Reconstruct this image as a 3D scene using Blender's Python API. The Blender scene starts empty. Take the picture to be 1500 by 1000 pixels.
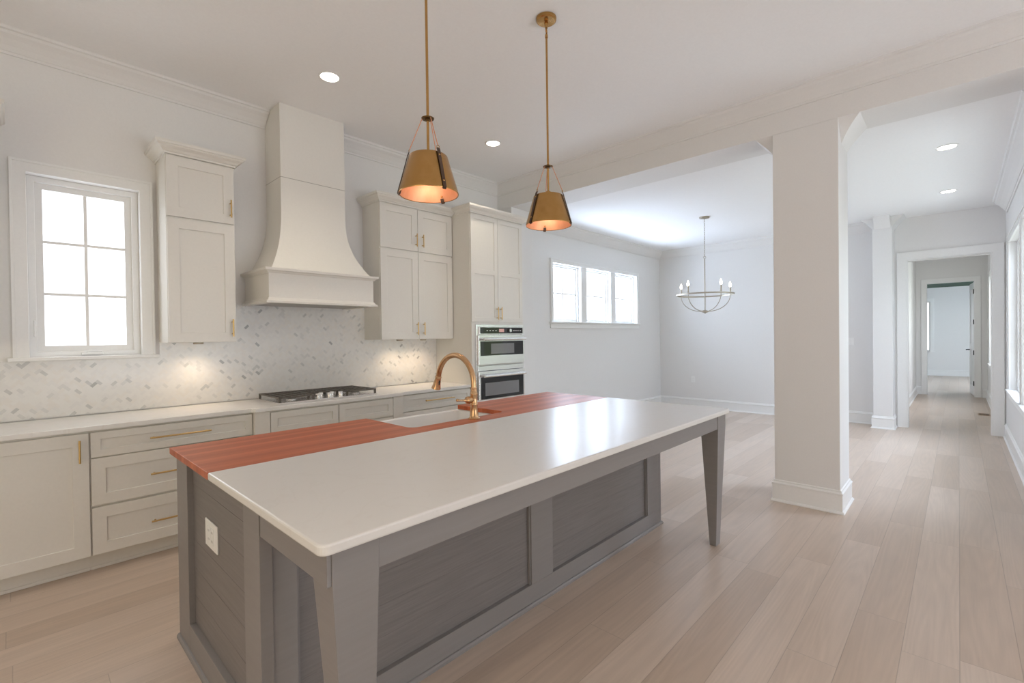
import bpy, bmesh, math, random
from mathutils import Vector, Matrix

random.seed(7)
S = bpy.context.scene
COL = S.collection
PI = math.pi
R = math.radians

# ------------------------------------------------------------------ camera
H = 1.425
yaw, pitch, roll, F = 8.13609123e-01, -1.00531633e-02, -1.27182162e-02, 692.473


def cam_axes():
    cy, sy, cp, sp = math.cos(yaw), math.sin(yaw), math.cos(pitch), math.sin(pitch)
    f = Vector((sy, cy, 0)); r = Vector((cy, -sy, 0)); u = Vector((0, 0, 1))
    f2 = cp * f + sp * u
    u2 = -sp * f + cp * u
    c, s = math.cos(roll), math.sin(roll)
    return c * r + s * u2, -s * r + c * u2, f2


cr, cu, cf = cam_axes()
cd = bpy.data.cameras.new('camera')
cam = bpy.data.objects.new('camera', cd)
COL.objects.link(cam)
cd.sensor_width = 36.0
cd.lens = F / 1500 * 36
cd.clip_start = 0.05
m = Matrix.Identity(4)
for i in range(3):
    m[i][0], m[i][1], m[i][2] = cr[i], cu[i], -cf[i]
m[2][3] = H
cam.matrix_world = m
S.camera = cam

S.view_settings.view_transform = 'Standard'
S.view_settings.look = 'None'
S.view_settings.gamma = 1
S.view_settings.use_curve_mapping = False
S.view_settings.exposure = 0.08
S.cycles.use_denoising = True
S.cycles.max_bounces = 10
S.cycles.diffuse_bounces = 7
S.cycles.glossy_bounces = 4
S.cycles.transparent_max_bounces = 12
S.cycles.sample_clamp_indirect = 6
S.cycles.caustics_reflective = False
S.cycles.caustics_refractive = False

# ------------------------------------------------------------------ world: bright overcast sky, greenery on the garden side
W = bpy.data.worlds.new('world')
S.world = W
W.use_nodes = True
nt = W.node_tree
nt.nodes.clear()


def N(nt, kind, **kw):
    n = nt.nodes.new(kind)
    for k, v in kw.items():
        if k == 'op':
            n.operation = v
        elif k == 'ins':
            for kk, vv in v.items():
                n.inputs[kk].default_value = vv
        else:
            setattr(n, k, v)
    return n


def world():
    L = nt.links.new
    tc = N(nt, 'ShaderNodeTexCoord')
    sep = N(nt, 'ShaderNodeSeparateXYZ')
    L(tc.outputs['Generated'], sep.inputs[0])
    noise = N(nt, 'ShaderNodeTexNoise', ins={'Scale': 6.0, 'Detail': 4.0})
    L(tc.outputs['Generated'], noise.inputs['Vector'])
    fol = N(nt, 'ShaderNodeValToRGB')
    e = fol.color_ramp.elements
    e[0].position, e[0].color = 0.3, (0.25, 0.35, 0.18, 1)
    e[1].position, e[1].color = 0.72, (0.84, 0.90, 0.70, 1)
    L(noise.outputs['Fac'], fol.inputs[0])
    # tree line: below about 25 degrees, on the garden side (-Y)
    ht = N(nt, 'ShaderNodeMath', op='MULTIPLY_ADD', ins={1: 0.35, 2: 0.12})
    L(noise.outputs['Fac'], ht.inputs[0])
    lt = N(nt, 'ShaderNodeMath', op='LESS_THAN')
    L(sep.outputs['Z'], lt.inputs[0]); L(ht.outputs[0], lt.inputs[1])
    side = N(nt, 'ShaderNodeMath', op='LESS_THAN', ins={1: -0.1})
    L(sep.outputs['Y'], side.inputs[0])
    both = N(nt, 'ShaderNodeMath', op='MULTIPLY')
    L(lt.outputs[0], both.inputs[0]); L(side.outputs[0], both.inputs[1])
    mix = N(nt, 'ShaderNodeMix', data_type='RGBA')
    L(both.outputs[0], mix.inputs['Factor'])
    mix.inputs['A'].default_value = (0.90, 0.93, 1.0, 1)
    L(fol.outputs[0], mix.inputs['B'])
    bg = N(nt, 'ShaderNodeBackground', ins={'Strength': 1.8})
    L(mix.outputs['Result'], bg.inputs['Color'])
    out = N(nt, 'ShaderNodeOutputWorld')
    L(bg.outputs[0], out.inputs[0])


world()


def area(name, loc, to, sx, sy, watts, color):
    l = bpy.data.lights.new(name, 'AREA')
    l.shape = 'RECTANGLE'; l.size = sx; l.size_y = sy
    l.energy = watts; l.color = color
    o = bpy.data.objects.new(name, l)
    COL.objects.link(o)
    o.location = loc
    d = Vector(to) - Vector(loc)
    o.rotation_euler = d.to_track_quat('-Z', 'Y').to_euler()
    return o


# daylight at windows, plus lamps added at unseen living and side openings (all outside)
DAY = (0.86, 0.93, 1.0)
WARM = (1.0, 0.86, 0.70)
area('daylight_kitchen_window', (0.38, 4.75, 1.95), (0.38, 0, 1.6), 0.5, 1.1, 5, DAY)
area('daylight_dining_window', (6.88, 4.75, 2.1), (6.88, 0, 2.0), 2.5, 0.9, 85, (0.63, 0.78, 1.0))
area('daylight_passage_window', (7.3, -2.4, 3.5), (7.0, 2.5, 1.0), 4.0, 2.4, 310, (0.68, 0.81, 1.0))
area('daylight_hall_window', (11.5, -0.85, 1.7), (11.5, 1, 1.4), 2.2, 1.5, 34, (0.86, 0.90, 1.0))
area('daylight_bedroom_window', (17.3, -2.6, 1.7), (17.3, 2, 1.5), 3.0, 1.6, 290, (0.74, 0.85, 1.0))
area('added_living_daylight', (2.6, -4.8, 1.2), (2.2, 0, 0.8), 3.4, 2.2, 66, (0.82, 0.87, 1.0))  # fill added for unseen windows behind the camera
area('added_warm_side_fill', (-3.5, 0.2, 1.2), (0, 0.6, 0.7), 3.2, 2.0, 38, (1.0, 0.78, 0.58))  # warm fill added at an unseen side opening, not daylight
# upward lamps added outside to brighten the ceilings; the dining one is ground bounce
area('added_living_ceiling_fill', (2.6, -5.6, 0.2), (2.0, -1.0, 3.4), 3.6, 1.6, 190, (0.88, 0.905, 1.0))  # added to lift the kitchen ceiling; no terrace is modelled
area('bounce_dining_garden', (6.88, 6.0, 0.3), (6.88, 3.0, 3.1), 3.2, 1.4, 260, (0.63, 0.78, 1.0))
area('added_passage_ceiling_fill', (6.8, -1.9, 0.1), (6.8, 0.2, 3.1), 3.6, 1.2, 55, (0.75, 0.85, 1.0))  # added to lift the passage ceiling


# ------------------------------------------------------------------ materials
def mat(name, color, rough=0.5, metal=0.0, spec=0.5, emit=None, estr=0.0):
    m = bpy.data.materials.new(name)
    m.use_nodes = True
    b = m.node_tree.nodes['Principled BSDF']
    b.inputs['Base Color'].default_value = (*color, 1)
    b.inputs['Roughness'].default_value = rough
    b.inputs['Metallic'].default_value = metal
    b.inputs['Specular IOR Level'].default_value = spec
    if emit:
        b.inputs['Emission Color'].default_value = (*emit, 1)
        b.inputs['Emission Strength'].default_value = estr
    return m


def paint(name, color, rough, bump=0.0, scale=60.0, var=0.03):
    """plain painted surface with a slight roller texture and tone variation"""
    m = mat(name, color, rough)
    t = m.node_tree; L = t.links.new
    b = t.nodes['Principled BSDF']
    tc = N(t, 'ShaderNodeTexCoord')
    n = N(t, 'ShaderNodeTexNoise', ins={'Scale': scale, 'Detail': 3.0})
    L(tc.outputs['Object'], n.inputs['Vector'])
    hs = N(t, 'ShaderNodeMix', data_type='RGBA')
    hs.inputs['A'].default_value = tuple(c * (1 - var) for c in color) + (1,)
    hs.inputs['B'].default_value = tuple(min(1, c * (1 + var)) for c in color) + (1,)
    L(n.outputs['Fac'], hs.inputs['Factor'])
    L(hs.outputs['Result'], b.inputs['Base Color'])
    if bump:
        bp = N(t, 'ShaderNodeBump', ins={'Strength': bump, 'Distance': 0.002})
        L(n.outputs['Fac'], bp.inputs['Height'])
        L(bp.outputs[0], b.inputs['Normal'])
    return m


def stretched(name, c0, c1, rough, sc, metal=0.0, bump=0.0, lo=0.3, hi=0.7, detail=5.0):
    """noise stretched along one axis: wood grain, brushed metal"""
    m = mat(name, c0, rough, metal)
    t = m.node_tree; L = t.links.new
    b = t.nodes['Principled BSDF']
    tc = N(t, 'ShaderNodeTexCoord')
    mp = N(t, 'ShaderNodeMapping')
    mp.inputs['Scale'].default_value = sc
    L(tc.outputs['Object'], mp.inputs['Vector'])
    n = N(t, 'ShaderNodeTexNoise', ins={'Scale': 1.0, 'Detail': detail, 'Roughness': 0.6})
    L(mp.outputs[0], n.inputs['Vector'])
    cr_ = N(t, 'ShaderNodeValToRGB')
    cr_.color_ramp.elements[0].position = lo; cr_.color_ramp.elements[0].color = (*c0, 1)
    cr_.color_ramp.elements[1].position = hi; cr_.color_ramp.elements[1].color = (*c1, 1)
    L(n.outputs['Fac'], cr_.inputs[0])
    L(cr_.outputs[0], b.inputs['Base Color'])
    if bump:
        bp = N(t, 'ShaderNodeBump', ins={'Strength': bump, 'Distance': 0.001})
        L(n.outputs['Fac'], bp.inputs['Height'])
        L(bp.outputs[0], b.inputs['Normal'])
    return m


def oak_floor():
    m = mat('oak_floor', (0.4, 0.3, 0.22), 0.3)
    t = m.node_tree; L = t.links.new
    b = t.nodes['Principled BSDF']
    g = N(t, 'ShaderNodeNewGeometry')
    sp = N(t, 'ShaderNodeSeparateXYZ')
    L(g.outputs['Position'], sp.inputs[0])

    def mth(op, a, b2=None, c=None):
        n = N(t, 'ShaderNodeMath', op=op)
        for i, v in enumerate((a, b2, c)):
            if v is None:
                continue
            if hasattr(v, 'links'):
                L(v, n.inputs[i])
            else:
                n.inputs[i].default_value = v
        return n.outputs[0]

    PW, PL = 0.19, 1.55
    yy = mth('DIVIDE', sp.outputs['Y'], PW)
    row = mth('FLOOR', yy)
    wn = N(t, 'ShaderNodeTexWhiteNoise', noise_dimensions='1D')
    L(row, wn.inputs['W'])
    xx = mth('ADD', mth('DIVIDE', sp.outputs['X'], PL), mth('MULTIPLY', wn.outputs['Value'], 7.3))
    colm = mth('FLOOR', xx)
    cmb = N(t, 'ShaderNodeCombineXYZ')
    L(row, cmb.inputs[0]); L(colm, cmb.inputs[1])
    wn2 = N(t, 'ShaderNodeTexWhiteNoise', noise_dimensions='3D')
    L(cmb.outputs[0], wn2.inputs['Vector'])
    # distance to plank edges
    fy = mth('FRACT', yy)
    ey = mth('MULTIPLY', mth('MINIMUM', fy, mth('SUBTRACT', 1.0, fy)), PW)
    fx = mth('FRACT', xx)
    ex = mth('MULTIPLY', mth('MINIMUM', fx, mth('SUBTRACT', 1.0, fx)), PL)
    ed = mth('MINIMUM', ey, ex)
    gap = N(t, 'ShaderNodeMapRange', ins={1: 0.0006, 2: 0.0024, 3: 0.0, 4: 1.0})
    L(ed, gap.inputs[0])
    # grain coordinates, shifted per plank
    off = mth('MULTIPLY', wn2.outputs['Value'], 37.0)
    v1 = N(t, 'ShaderNodeCombineXYZ')
    L(mth('ADD', mth('MULTIPLY', sp.outputs['X'], 1.3), off), v1.inputs[0])
    L(mth('MULTIPLY', sp.outputs['Y'], 16.0), v1.inputs[1])
    L(off, v1.inputs[2])
    n1 = N(t, 'ShaderNodeTexNoise', ins={'Scale': 1.0, 'Detail': 3.0, 'Roughness': 0.55, 'Distortion': 0.5})
    L(v1.outputs[0], n1.inputs['Vector'])
    # cathedral rings: bands of a smooth stretched noise
    v3 = N(t, 'ShaderNodeCombineXYZ')
    L(mth('ADD', mth('MULTIPLY', sp.outputs['X'], 0.45), off), v3.inputs[0])
    L(mth('MULTIPLY', sp.outputs['Y'], 7.0), v3.inputs[1])
    L(off, v3.inputs[2])
    n3 = N(t, 'ShaderNodeTexNoise', ins={'Scale': 1.0, 'Detail': 1.0, 'Roughness': 0.4})
    L(v3.outputs[0], n3.inputs['Vector'])
    band = mth('SINE', mth('MULTIPLY', n3.outputs['Fac'], 95.0))
    band = mth('MULTIPLY_ADD', band, 0.5, 0.5)
    v2 = N(t, 'ShaderNodeCombineXYZ')
    L(mth('ADD', mth('MULTIPLY', sp.outputs['X'], 6.0), off), v2.inputs[0])
    L(mth('MULTIPLY', sp.outputs['Y'], 160.0), v2.inputs[1])
    n2 = N(t, 'ShaderNodeTexNoise', ins={'Scale': 1.0, 'Detail': 2.0})
    L(v2.outputs[0], n2.inputs['Vector'])
    base = N(t, 'ShaderNodeValToRGB')
    e = base.color_ramp.elements
    e[0].position = 0.0; e[0].color = (0.500, 0.395, 0.315, 1)
    e[1].position = 1.0; e[1].color = (0.610, 0.505, 0.425, 1)
    x = e.new(0.5); x.color = (0.555, 0.447, 0.365, 1)
    L(wn2.outputs['Value'], base.inputs[0])
    gr = mth('MULTIPLY_ADD', n1.outputs['Fac'], 0.30, 0.85)
    gr = mth('MULTIPLY', gr, mth('MULTIPLY_ADD', band, 0.05, 0.975))
    gr = mth('MULTIPLY', gr, mth('MULTIPLY_ADD', n2.outputs['Fac'], 0.10, 0.95))
    gr = mth('MULTIPLY', gr, mth('MULTIPLY_ADD', gap.outputs[0], 0.25, 0.75))
    # a few knots
    vo = N(t, 'ShaderNodeTexVoronoi', ins={'Scale': 1.25})
    L(g.outputs['Position'], vo.inputs['Vector'])
    kn = N(t, 'ShaderNodeMapRange', ins={1: 0.006, 2: 0.03, 3: 0.62, 4: 1.0})
    L(vo.outputs['Distance'], kn.inputs[0])
    gr = mth('MULTIPLY', gr, kn.outputs[0])
    mul = N(t, 'ShaderNodeMix', data_type='RGBA', blend_type='MULTIPLY')
    mul.inputs['Factor'].default_value = 1.0
    L(base.outputs[0], mul.inputs['A'])
    cg = N(t, 'ShaderNodeCombineColor')
    L(gr, cg.inputs[0]); L(gr, cg.inputs[1]); L(gr, cg.inputs[2])
    L(cg.outputs[0], mul.inputs['B'])
    L(mul.outputs['Result'], b.inputs['Base Color'])
    L(mth('MULTIPLY_ADD', n1.outputs['Fac'], 0.16, 0.24), b.inputs['Roughness'])
    bp = N(t, 'ShaderNodeBump', ins={'Strength': 0.25, 'Distance': 0.0015})
    L(mth('ADD', mth('MULTIPLY', gap.outputs[0], 1.0), mth('MULTIPLY', band, 0.12)), bp.inputs['Height'])
    L(bp.outputs[0], b.inputs['Normal'])
    return m


def cherry():
    """butcher block: long glued staves, each its own tone, running along X"""
    m = mat('cherry_wood', (0.3, 0.1, 0.05), 0.38, spec=0.28)
    t = m.node_tree; L = t.links.new
    b = t.nodes['Principled BSDF']
    g = N(t, 'ShaderNodeNewGeometry')
    sp = N(t, 'ShaderNodeSeparateXYZ')
    L(g.outputs['Position'], sp.inputs[0])
    dv = N(t, 'ShaderNodeMath', op='DIVIDE', ins={1: 0.040}); L(sp.outputs['Y'], dv.inputs[0])
    fl = N(t, 'ShaderNodeMath', op='FLOOR'); L(dv.outputs[0], fl.inputs[0])
    wn = N(t, 'ShaderNodeTexWhiteNoise', noise_dimensions='1D'); L(fl.outputs[0], wn.inputs['W'])
    mp = N(t, 'ShaderNodeMapping'); mp.inputs['Scale'].default_value = (2.2, 55, 55)
    L(g.outputs['Position'], mp.inputs['Vector'])
    n = N(t, 'ShaderNodeTexNoise', ins={'Scale': 1.0, 'Detail': 4.0}); L(mp.outputs[0], n.inputs['Vector'])
    ad = N(t, 'ShaderNodeMath', op='MULTIPLY_ADD', ins={1: 0.35})
    L(n.outputs['Fac'], ad.inputs[0])
    w2 = N(t, 'ShaderNodeMath', op='MULTIPLY', ins={1: 0.75}); L(wn.outputs['Value'], w2.inputs[0])
    L(w2.outputs[0], ad.inputs[2])
    cr_ = N(t, 'ShaderNodeValToRGB')
    e = cr_.color_ramp.elements
    e[0].position = 0.1; e[0].color = (0.39, 0.086, 0.030, 1)
    e[1].position = 1.0; e[1].color = (0.58, 0.160, 0.068, 1)
    L(ad.outputs[0], cr_.inputs[0])
    L(cr_.outputs[0], b.inputs['Base Color'])
    return m


def quartz(name, c0, c1, rough):
    m = mat(name, c0, rough)
    t = m.node_tree; L = t.links.new
    b = t.nodes['Principled BSDF']
    tc = N(t, 'ShaderNodeTexCoord')
    n = N(t, 'ShaderNodeTexNoise', ins={'Scale': 2.2, 'Detail': 8.0, 'Distortion': 1.6})
    L(tc.outputs['Object'], n.inputs['Vector'])
    cr_ = N(t, 'ShaderNodeValToRGB')
    e = cr_.color_ramp.elements
    e[0].position = 0.485; e[0].color = (*c0, 1)
    e[1].position = 0.515; e[1].color = (*c0, 1)
    x = e.new(0.5); x.color = (*c1, 1)
    L(n.outputs['Fac'], cr_.inputs[0])
    L(cr_.outputs[0], b.inputs['Base Color'])
    return m


def glass():
    m = bpy.data.materials.new('window_glass')
    m.use_nodes = True
    t = m.node_tree; t.nodes.clear(); L = t.links.new
    tr = N(t, 'ShaderNodeBsdfTransparent')
    gl = N(t, 'ShaderNodeBsdfGlossy', ins={'Roughness': 0.02})
    fr = N(t, 'ShaderNodeFresnel', ins={'IOR': 1.45})
    mx = N(t, 'ShaderNodeMixShader')
    ge = N(t, 'ShaderNodeNewGeometry')
    inv = N(t, 'ShaderNodeMath', op='SUBTRACT', ins={0: 1.0})
    L(ge.outputs['Backfacing'], inv.inputs[1])
    ml = N(t, 'ShaderNodeMath', op='MULTIPLY')
    L(fr.outputs[0], ml.inputs[0]); L(inv.outputs[0], ml.inputs[1])
    L(ml.outputs[0], mx.inputs[0]); L(tr.outputs[0], mx.inputs[1]); L(gl.outputs[0], mx.inputs[2])
    out = N(t, 'ShaderNodeOutputMaterial')
    L(mx.outputs[0], out.inputs[0])
    return m


M = {}
M['wall'] = paint('wall_paint_white', (0.775, 0.767, 0.757), 0.75, 0.08, 90)
M['ceil'] = paint('ceiling_paint', (0.88, 0.88, 0.885), 0.85)
M['ceil_green_bounce'] = paint('ceiling_green_bounce', (0.022, 0.060, 0.036), 0.8)  # shade and green bounced light put into the ceiling colour
M['trim'] = paint('trim_paint_white', (0.83, 0.83, 0.82), 0.35)
M['cab'] = paint('cabinet_paint_ivory', (0.76, 0.74, 0.697), 0.42)
M['island'] = stretched('island_paint_grey', (0.232, 0.216, 0.212), (0.250, 0.233, 0.228), 0.42, (3, 3, 60), bump=0.04)
M['islandx'] = stretched('island_stained_boards', (0.172, 0.157, 0.153), (0.215, 0.197, 0.192), 0.45, (4, 4, 110), bump=0.06)
M['floor'] = oak_floor()
M['cherry'] = cherry()
M['quartz'] = quartz('quartz_white', (0.72, 0.70, 0.675), (0.705, 0.682, 0.655), 0.27)
M['counter'] = quartz('quartz_back_counter', (0.80, 0.79, 0.775), (0.77, 0.755, 0.735), 0.2)
M['ceramic'] = mat('fireclay_white', (0.85, 0.84, 0.82), 0.12)
M['bronze'] = stretched('champagne_bronze', (0.56, 0.34, 0.18), (0.66, 0.42, 0.24), 0.27, (40, 40, 40), metal=1.0)
M['brass'] = stretched('antique_brass', (0.47, 0.265, 0.09), (0.53, 0.31, 0.115), 0.25, (25, 25, 25), metal=1.0)
_t = M['brass'].node_tree
_b = _t.nodes['Principled BSDF']
_b.inputs['Anisotropic'].default_value = 0.75
_tg = N(_t, 'ShaderNodeTangent', direction_type='RADIAL', axis='Z')
_t.links.new(_tg.outputs[0], _b.inputs['Tangent'])
M['dark_bronze'] = mat('dark_bronze', (0.16, 0.095, 0.04), 0.4, 1.0)
M['copper'] = stretched('brass_shade_lining', (0.68, 0.32, 0.18), (0.76, 0.38, 0.23), 0.5, (30, 30, 6), metal=0.7)
M['gold'] = mat('brushed_gold', (0.66, 0.45, 0.19), 0.32, 1.0)
M['nickel'] = mat('champagne_nickel', (0.44, 0.39, 0.32), 0.5, 1.0)
M['leather'] = mat('dark_leather', (0.060, 0.028, 0.014), 0.55)
M['steel'] = stretched('stainless_steel', (0.74, 0.73, 0.72), (0.82, 0.81, 0.80), 0.27, (3, 3, 220), metal=1.0)
M['blackglass'] = mat('black_oven_glass', (0.012, 0.012, 0.013), 0.05, spec=0.6)
M['ovenwin'] = mat('oven_window_mesh', (0.21, 0.21, 0.22), 0.12, spec=0.6)
M['display'] = mat('oven_display', (0.45, 0.28, 0.27), 0.2, emit=(1.0, 0.55, 0.5), estr=0.25)
M['iron'] = paint('cast_iron', (0.115, 0.100, 0.085), 0.40, 0.2, 200)
M['black'] = mat('black_hardware', (0.012, 0.012, 0.012), 0.4)
M['plate'] = mat('outlet_plastic', (0.84, 0.84, 0.83), 0.3)
M['bulb'] = mat('bulb_glow', (1, 1, 1), 0.3, emit=(1.0, 0.88, 0.72), estr=6)
M['pbulb'] = mat('pendant_bulb_glow', (1, 1, 1), 0.3, emit=(1.0, 0.74, 0.48), estr=2.5)
M['lens'] = mat('recessed_lens', (1, 1, 1), 0.3, emit=(1.0, 0.93, 0.82), estr=7)
M['glass'] = glass()
M['ventwood'] = stretched('vent_wood', (0.30, 0.18, 0.09), (0.40, 0.25, 0.13), 0.4, (4, 40, 40))
M['grey_slot'] = mat('grey_slot', (0.05, 0.05, 0.05), 0.5)
M['under'] = mat('hood_liner', (0.35, 0.33, 0.30), 0.35, 0.6)
TILES = [paint('marble_tile_%s' % n, c, 0.22, 0, 35, v) for n, c, v in (
    ('white', (0.79, 0.78, 0.76), 0.03), ('pale', (0.765, 0.755, 0.74), 0.03), ('cream', (0.78, 0.76, 0.73), 0.03),
    ('light_grey', (0.70, 0.695, 0.68), 0.05), ('grey', (0.60, 0.60, 0.59), 0.10), ('dark_grey', (0.44, 0.44, 0.44), 0.12))]

# ------------------------------------------------------------------ mesh helpers


def box(bm, x0, x1, y0, y1, z0, z1):
    x0, x1 = min(x0, x1), max(x0, x1)
    y0, y1 = min(y0, y1), max(y0, y1)
    z0, z1 = min(z0, z1), max(z0, z1)
    v = [bm.verts.new(p) for p in ((x0, y0, z0), (x1, y0, z0), (x1, y1, z0), (x0, y1, z0),
                                   (x0, y0, z1), (x1, y0, z1), (x1, y1, z1), (x0, y1, z1))]
    for f in ((3, 2, 1, 0), (4, 5, 6, 7), (0, 1, 5, 4), (1, 2, 6, 5), (2, 3, 7, 6), (3, 0, 4, 7)):
        bm.faces.new([v[i] for i in f])
    return bm


def B(*a):
    return box(bmesh.new(), *a)


def prism(bm, pts, axis, a, b):
    """closed 2D outline pushed from a to b along axis; pts are the other two coords in xyz order"""
    def P(p, t):
        q = list(p); q.insert(axis, t); return q
    v0 = [bm.verts.new(P(p, a)) for p in pts]
    v1 = [bm.verts.new(P(p, b)) for p in pts]
    n = len(pts)
    bm.faces.new(v0); bm.faces.new(list(reversed(v1)))
    for i in range(n):
        bm.faces.new((v0[i], v1[i], v1[(i + 1) % n], v0[(i + 1) % n]))
    bmesh.ops.recalc_face_normals(bm, faces=bm.faces)
    return bm


def sweep(bm, path, prof, closed=False):
    """profile [(out, z)] swept along an XY path; 'out' points to the right of the walking direction; mitred"""
    P = [Vector((p[0], p[1])) for p in path]
    n = len(P)
    rings = []
    for i in range(n):
        ds = []
        if i > 0 or closed:
            ds.append((P[i] - P[i - 1]).normalized())
        if i < n - 1 or closed:
            ds.append((P[(i + 1) % n] - P[i]).normalized())
        ns = [Vector((d.y, -d.x)) for d in ds]
        mt = ns[0] if len(ns) == 1 else (ns[0] + ns[1]) / (1 + ns[0].dot(ns[1]))
        rings.append([bm.verts.new((P[i].x + o * mt.x, P[i].y + o * mt.y, z)) for o, z in prof])
    k = len(prof)
    for i in range(n if closed else n - 1):
        a, b = rings[i], rings[(i + 1) % n]
        for j in range(k):
            bm.faces.new((a[j], b[j], b[(j + 1) % k], a[(j + 1) % k]))
    if not closed:
        bm.faces.new(rings[0]); bm.faces.new(list(reversed(rings[-1])))
    bmesh.ops.recalc_face_normals(bm, faces=bm.faces)
    return bm


def lathe(bm, prof, c, seg=32, closed=False):
    """profile [(r, z)] turned about the vertical through c"""
    rings = []
    for r, z in prof:
        if r < 1e-6:
            rings.append([bm.verts.new((c[0], c[1], c[2] + z))])
        else:
            rings.append([bm.verts.new((c[0] + r * math.cos(2 * PI * i / seg), c[1] + r * math.sin(2 * PI * i / seg), c[2] + z)) for i in range(seg)])
    pairs = list(zip(rings, rings[1:])) + ([(rings[-1], rings[0])] if closed else [])
    for a, b in pairs:
        if len(a) == 1 and len(b) == 1:
            continue
        for i in range(seg):
            j = (i + 1) % seg
            if len(a) == 1:
                bm.faces.new((a[0], b[j], b[i]))
            elif len(b) == 1:
                bm.faces.new((a[i], a[j], b[0]))
            else:
                bm.faces.new((a[i], a[j], b[j], b[i]))
    bmesh.ops.recalc_face_normals(bm, faces=bm.faces)
    return bm


def tube(bm, pts, rad, seg=12, caps=True):
    pts = [Vector(p) for p in pts]
    n = len(pts)
    rad = rad if isinstance(rad, (list, tuple)) else [rad] * n
    t0 = (pts[1] - pts[0]).normalized()
    ref = Vector((0, 0, 1)) if abs(t0.z) < 0.9 else Vector((1, 0, 0))
    u = t0.cross(ref).normalized()
    rings = []
    for i in range(n):
        a = pts[max(i - 1, 0)]; b = pts[min(i + 1, n - 1)]
        t = (b - a).normalized()
        u = (u - t * u.dot(t)).normalized()
        w = t.cross(u)
        rings.append([bm.verts.new(pts[i] + rad[i] * (math.cos(2 * PI * k / seg) * u + math.sin(2 * PI * k / seg) * w)) for k in range(seg)])
    for a, b in zip(rings, rings[1:]):
        for k in range(seg):
            j = (k + 1) % seg
            bm.faces.new((a[k], a[j], b[j], b[k]))
    if caps:
        bm.faces.new(rings[0]); bm.faces.new(rings[-1])
    bmesh.ops.recalc_face_normals(bm, faces=bm.faces)
    return bm


def torus(bm, c, r, tr, seg=40, s2=8, flat=1.0):
    rings = []
    for i in range(seg):
        a = 2 * PI * i / seg
        d = Vector((math.cos(a), math.sin(a), 0))
        rings.append([bm.verts.new(Vector(c) + d * (r + tr * math.cos(2 * PI * k / s2)) + Vector((0, 0, flat * tr * math.sin(2 * PI * k / s2)))) for k in range(s2)])
    for i in range(seg):
        a, b = rings[i], rings[(i + 1) % seg]
        for k in range(s2):
            bm.faces.new((a[k], b[k], b[(k + 1) % s2], a[(k + 1) % s2]))
    bmesh.ops.recalc_face_normals(bm, faces=bm.faces)
    return bm


def panel(bm, org, U, V, Nn, us, vs, dep, t):
    """slab whose front is a grid of cells, each pushed back by dep[i][j]; org = corner of the front, Nn = out"""
    org, U, V, Nn = Vector(org), Vector(U), Vector(V), Vector(Nn)
    cache = {}

    def vert(u, v, d):
        k = (round(u, 5), round(v, 5), round(d, 5))
        if k not in cache:
            cache[k] = bm.verts.new(org + U * u + V * v - Nn * d)
        return cache[k]
    nu, nv = len(us) - 1, len(vs) - 1
    for i in range(nu):
        for j in range(nv):
            d = dep[i][j]
            bm.faces.new((vert(us[i], vs[j], d), vert(us[i + 1], vs[j], d), vert(us[i + 1], vs[j + 1], d), vert(us[i], vs[j + 1], d)))
            e = dep[i + 1][j] if i + 1 < nu else t
            if abs(e - d) > 1e-6:
                bm.faces.new((vert(us[i + 1], vs[j], d), vert(us[i + 1], vs[j], e), vert(us[i + 1], vs[j + 1], e), vert(us[i + 1], vs[j + 1], d)))
            e = dep[i][j + 1] if j + 1 < nv else t
            if abs(e - d) > 1e-6:
                bm.faces.new((vert(us[i], vs[j + 1], d), vert(us[i + 1], vs[j + 1], d), vert(us[i + 1], vs[j + 1], e), vert(us[i], vs[j + 1], e)))
            if i == 0:
                bm.faces.new((vert(us[0], vs[j], d), vert(us[0], vs[j + 1], d), vert(us[0], vs[j + 1], t), vert(us[0], vs[j], t)))
            if j == 0:
                bm.faces.new((vert(us[i], vs[0], d), vert(us[i], vs[0], t), vert(us[i + 1], vs[0], t), vert(us[i + 1], vs[0], d)))
    bl = [vert(us[i], vs[0], t) for i in range(nu + 1)] + [vert(us[nu], vs[j], t) for j in range(1, nv + 1)] + \
         [vert(us[i], vs[nv], t) for i in range(nu - 1, -1, -1)] + [vert(us[0], vs[j], t) for j in range(nv - 1, 0, -1)]
    bm.faces.new(list(reversed(bl)))
    bmesh.ops.recalc_face_normals(bm, faces=bm.faces)
    return bm


def shaker(x0, x1, z0, z1, y, rail=0.07, mids=(), t=0.02, rec=0.009):
    """shaker front facing -Y at y; mids = centre heights of extra rails"""
    w, h = x1 - x0, z1 - z0
    us = [0, rail, w - rail, w]
    vs = [0, rail]
    for mz in mids:
        vs += [mz - z0 - rail / 2, mz - z0 + rail / 2]
    vs += [h - rail, h]
    nv = len(vs) - 1
    dep = [[0] * nv, [0 if j % 2 == 0 else rec for j in range(nv)], [0] * nv]
    return panel(bmesh.new(), (x0, y, z0), (1, 0, 0), (0, 0, 1), (0, -1, 0), us, vs, dep, t)


def obj(name, bm, m, loc=None):
    me = bpy.data.meshes.new(name)
    bm.to_mesh(me); bm.free()
    o = bpy.data.objects.new(name, me)
    COL.objects.link(o)
    for x in (m if isinstance(m, (list, tuple)) else [m]):
        me.materials.append(x)
    return o


def finish(o, smooth, bevel):
    me = o.data
    if smooth:
        me.polygons.foreach_set('use_smooth', [True] * len(me.polygons))
        me.set_sharp_from_angle(angle=R(smooth if smooth is not True else 40))
    if bevel:
        md = o.modifiers.new('bevel', 'BEVEL')
        md.width = bevel; md.segments = 2; md.limit_method = 'ANGLE'; md.angle_limit = R(40)


def tag(o, label=None, cat=None, group=None, kind=None):
    if label: o['label'] = label
    if cat: o['category'] = cat
    if group: o['group'] = group
    if kind: o['kind'] = kind
    return o


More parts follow.
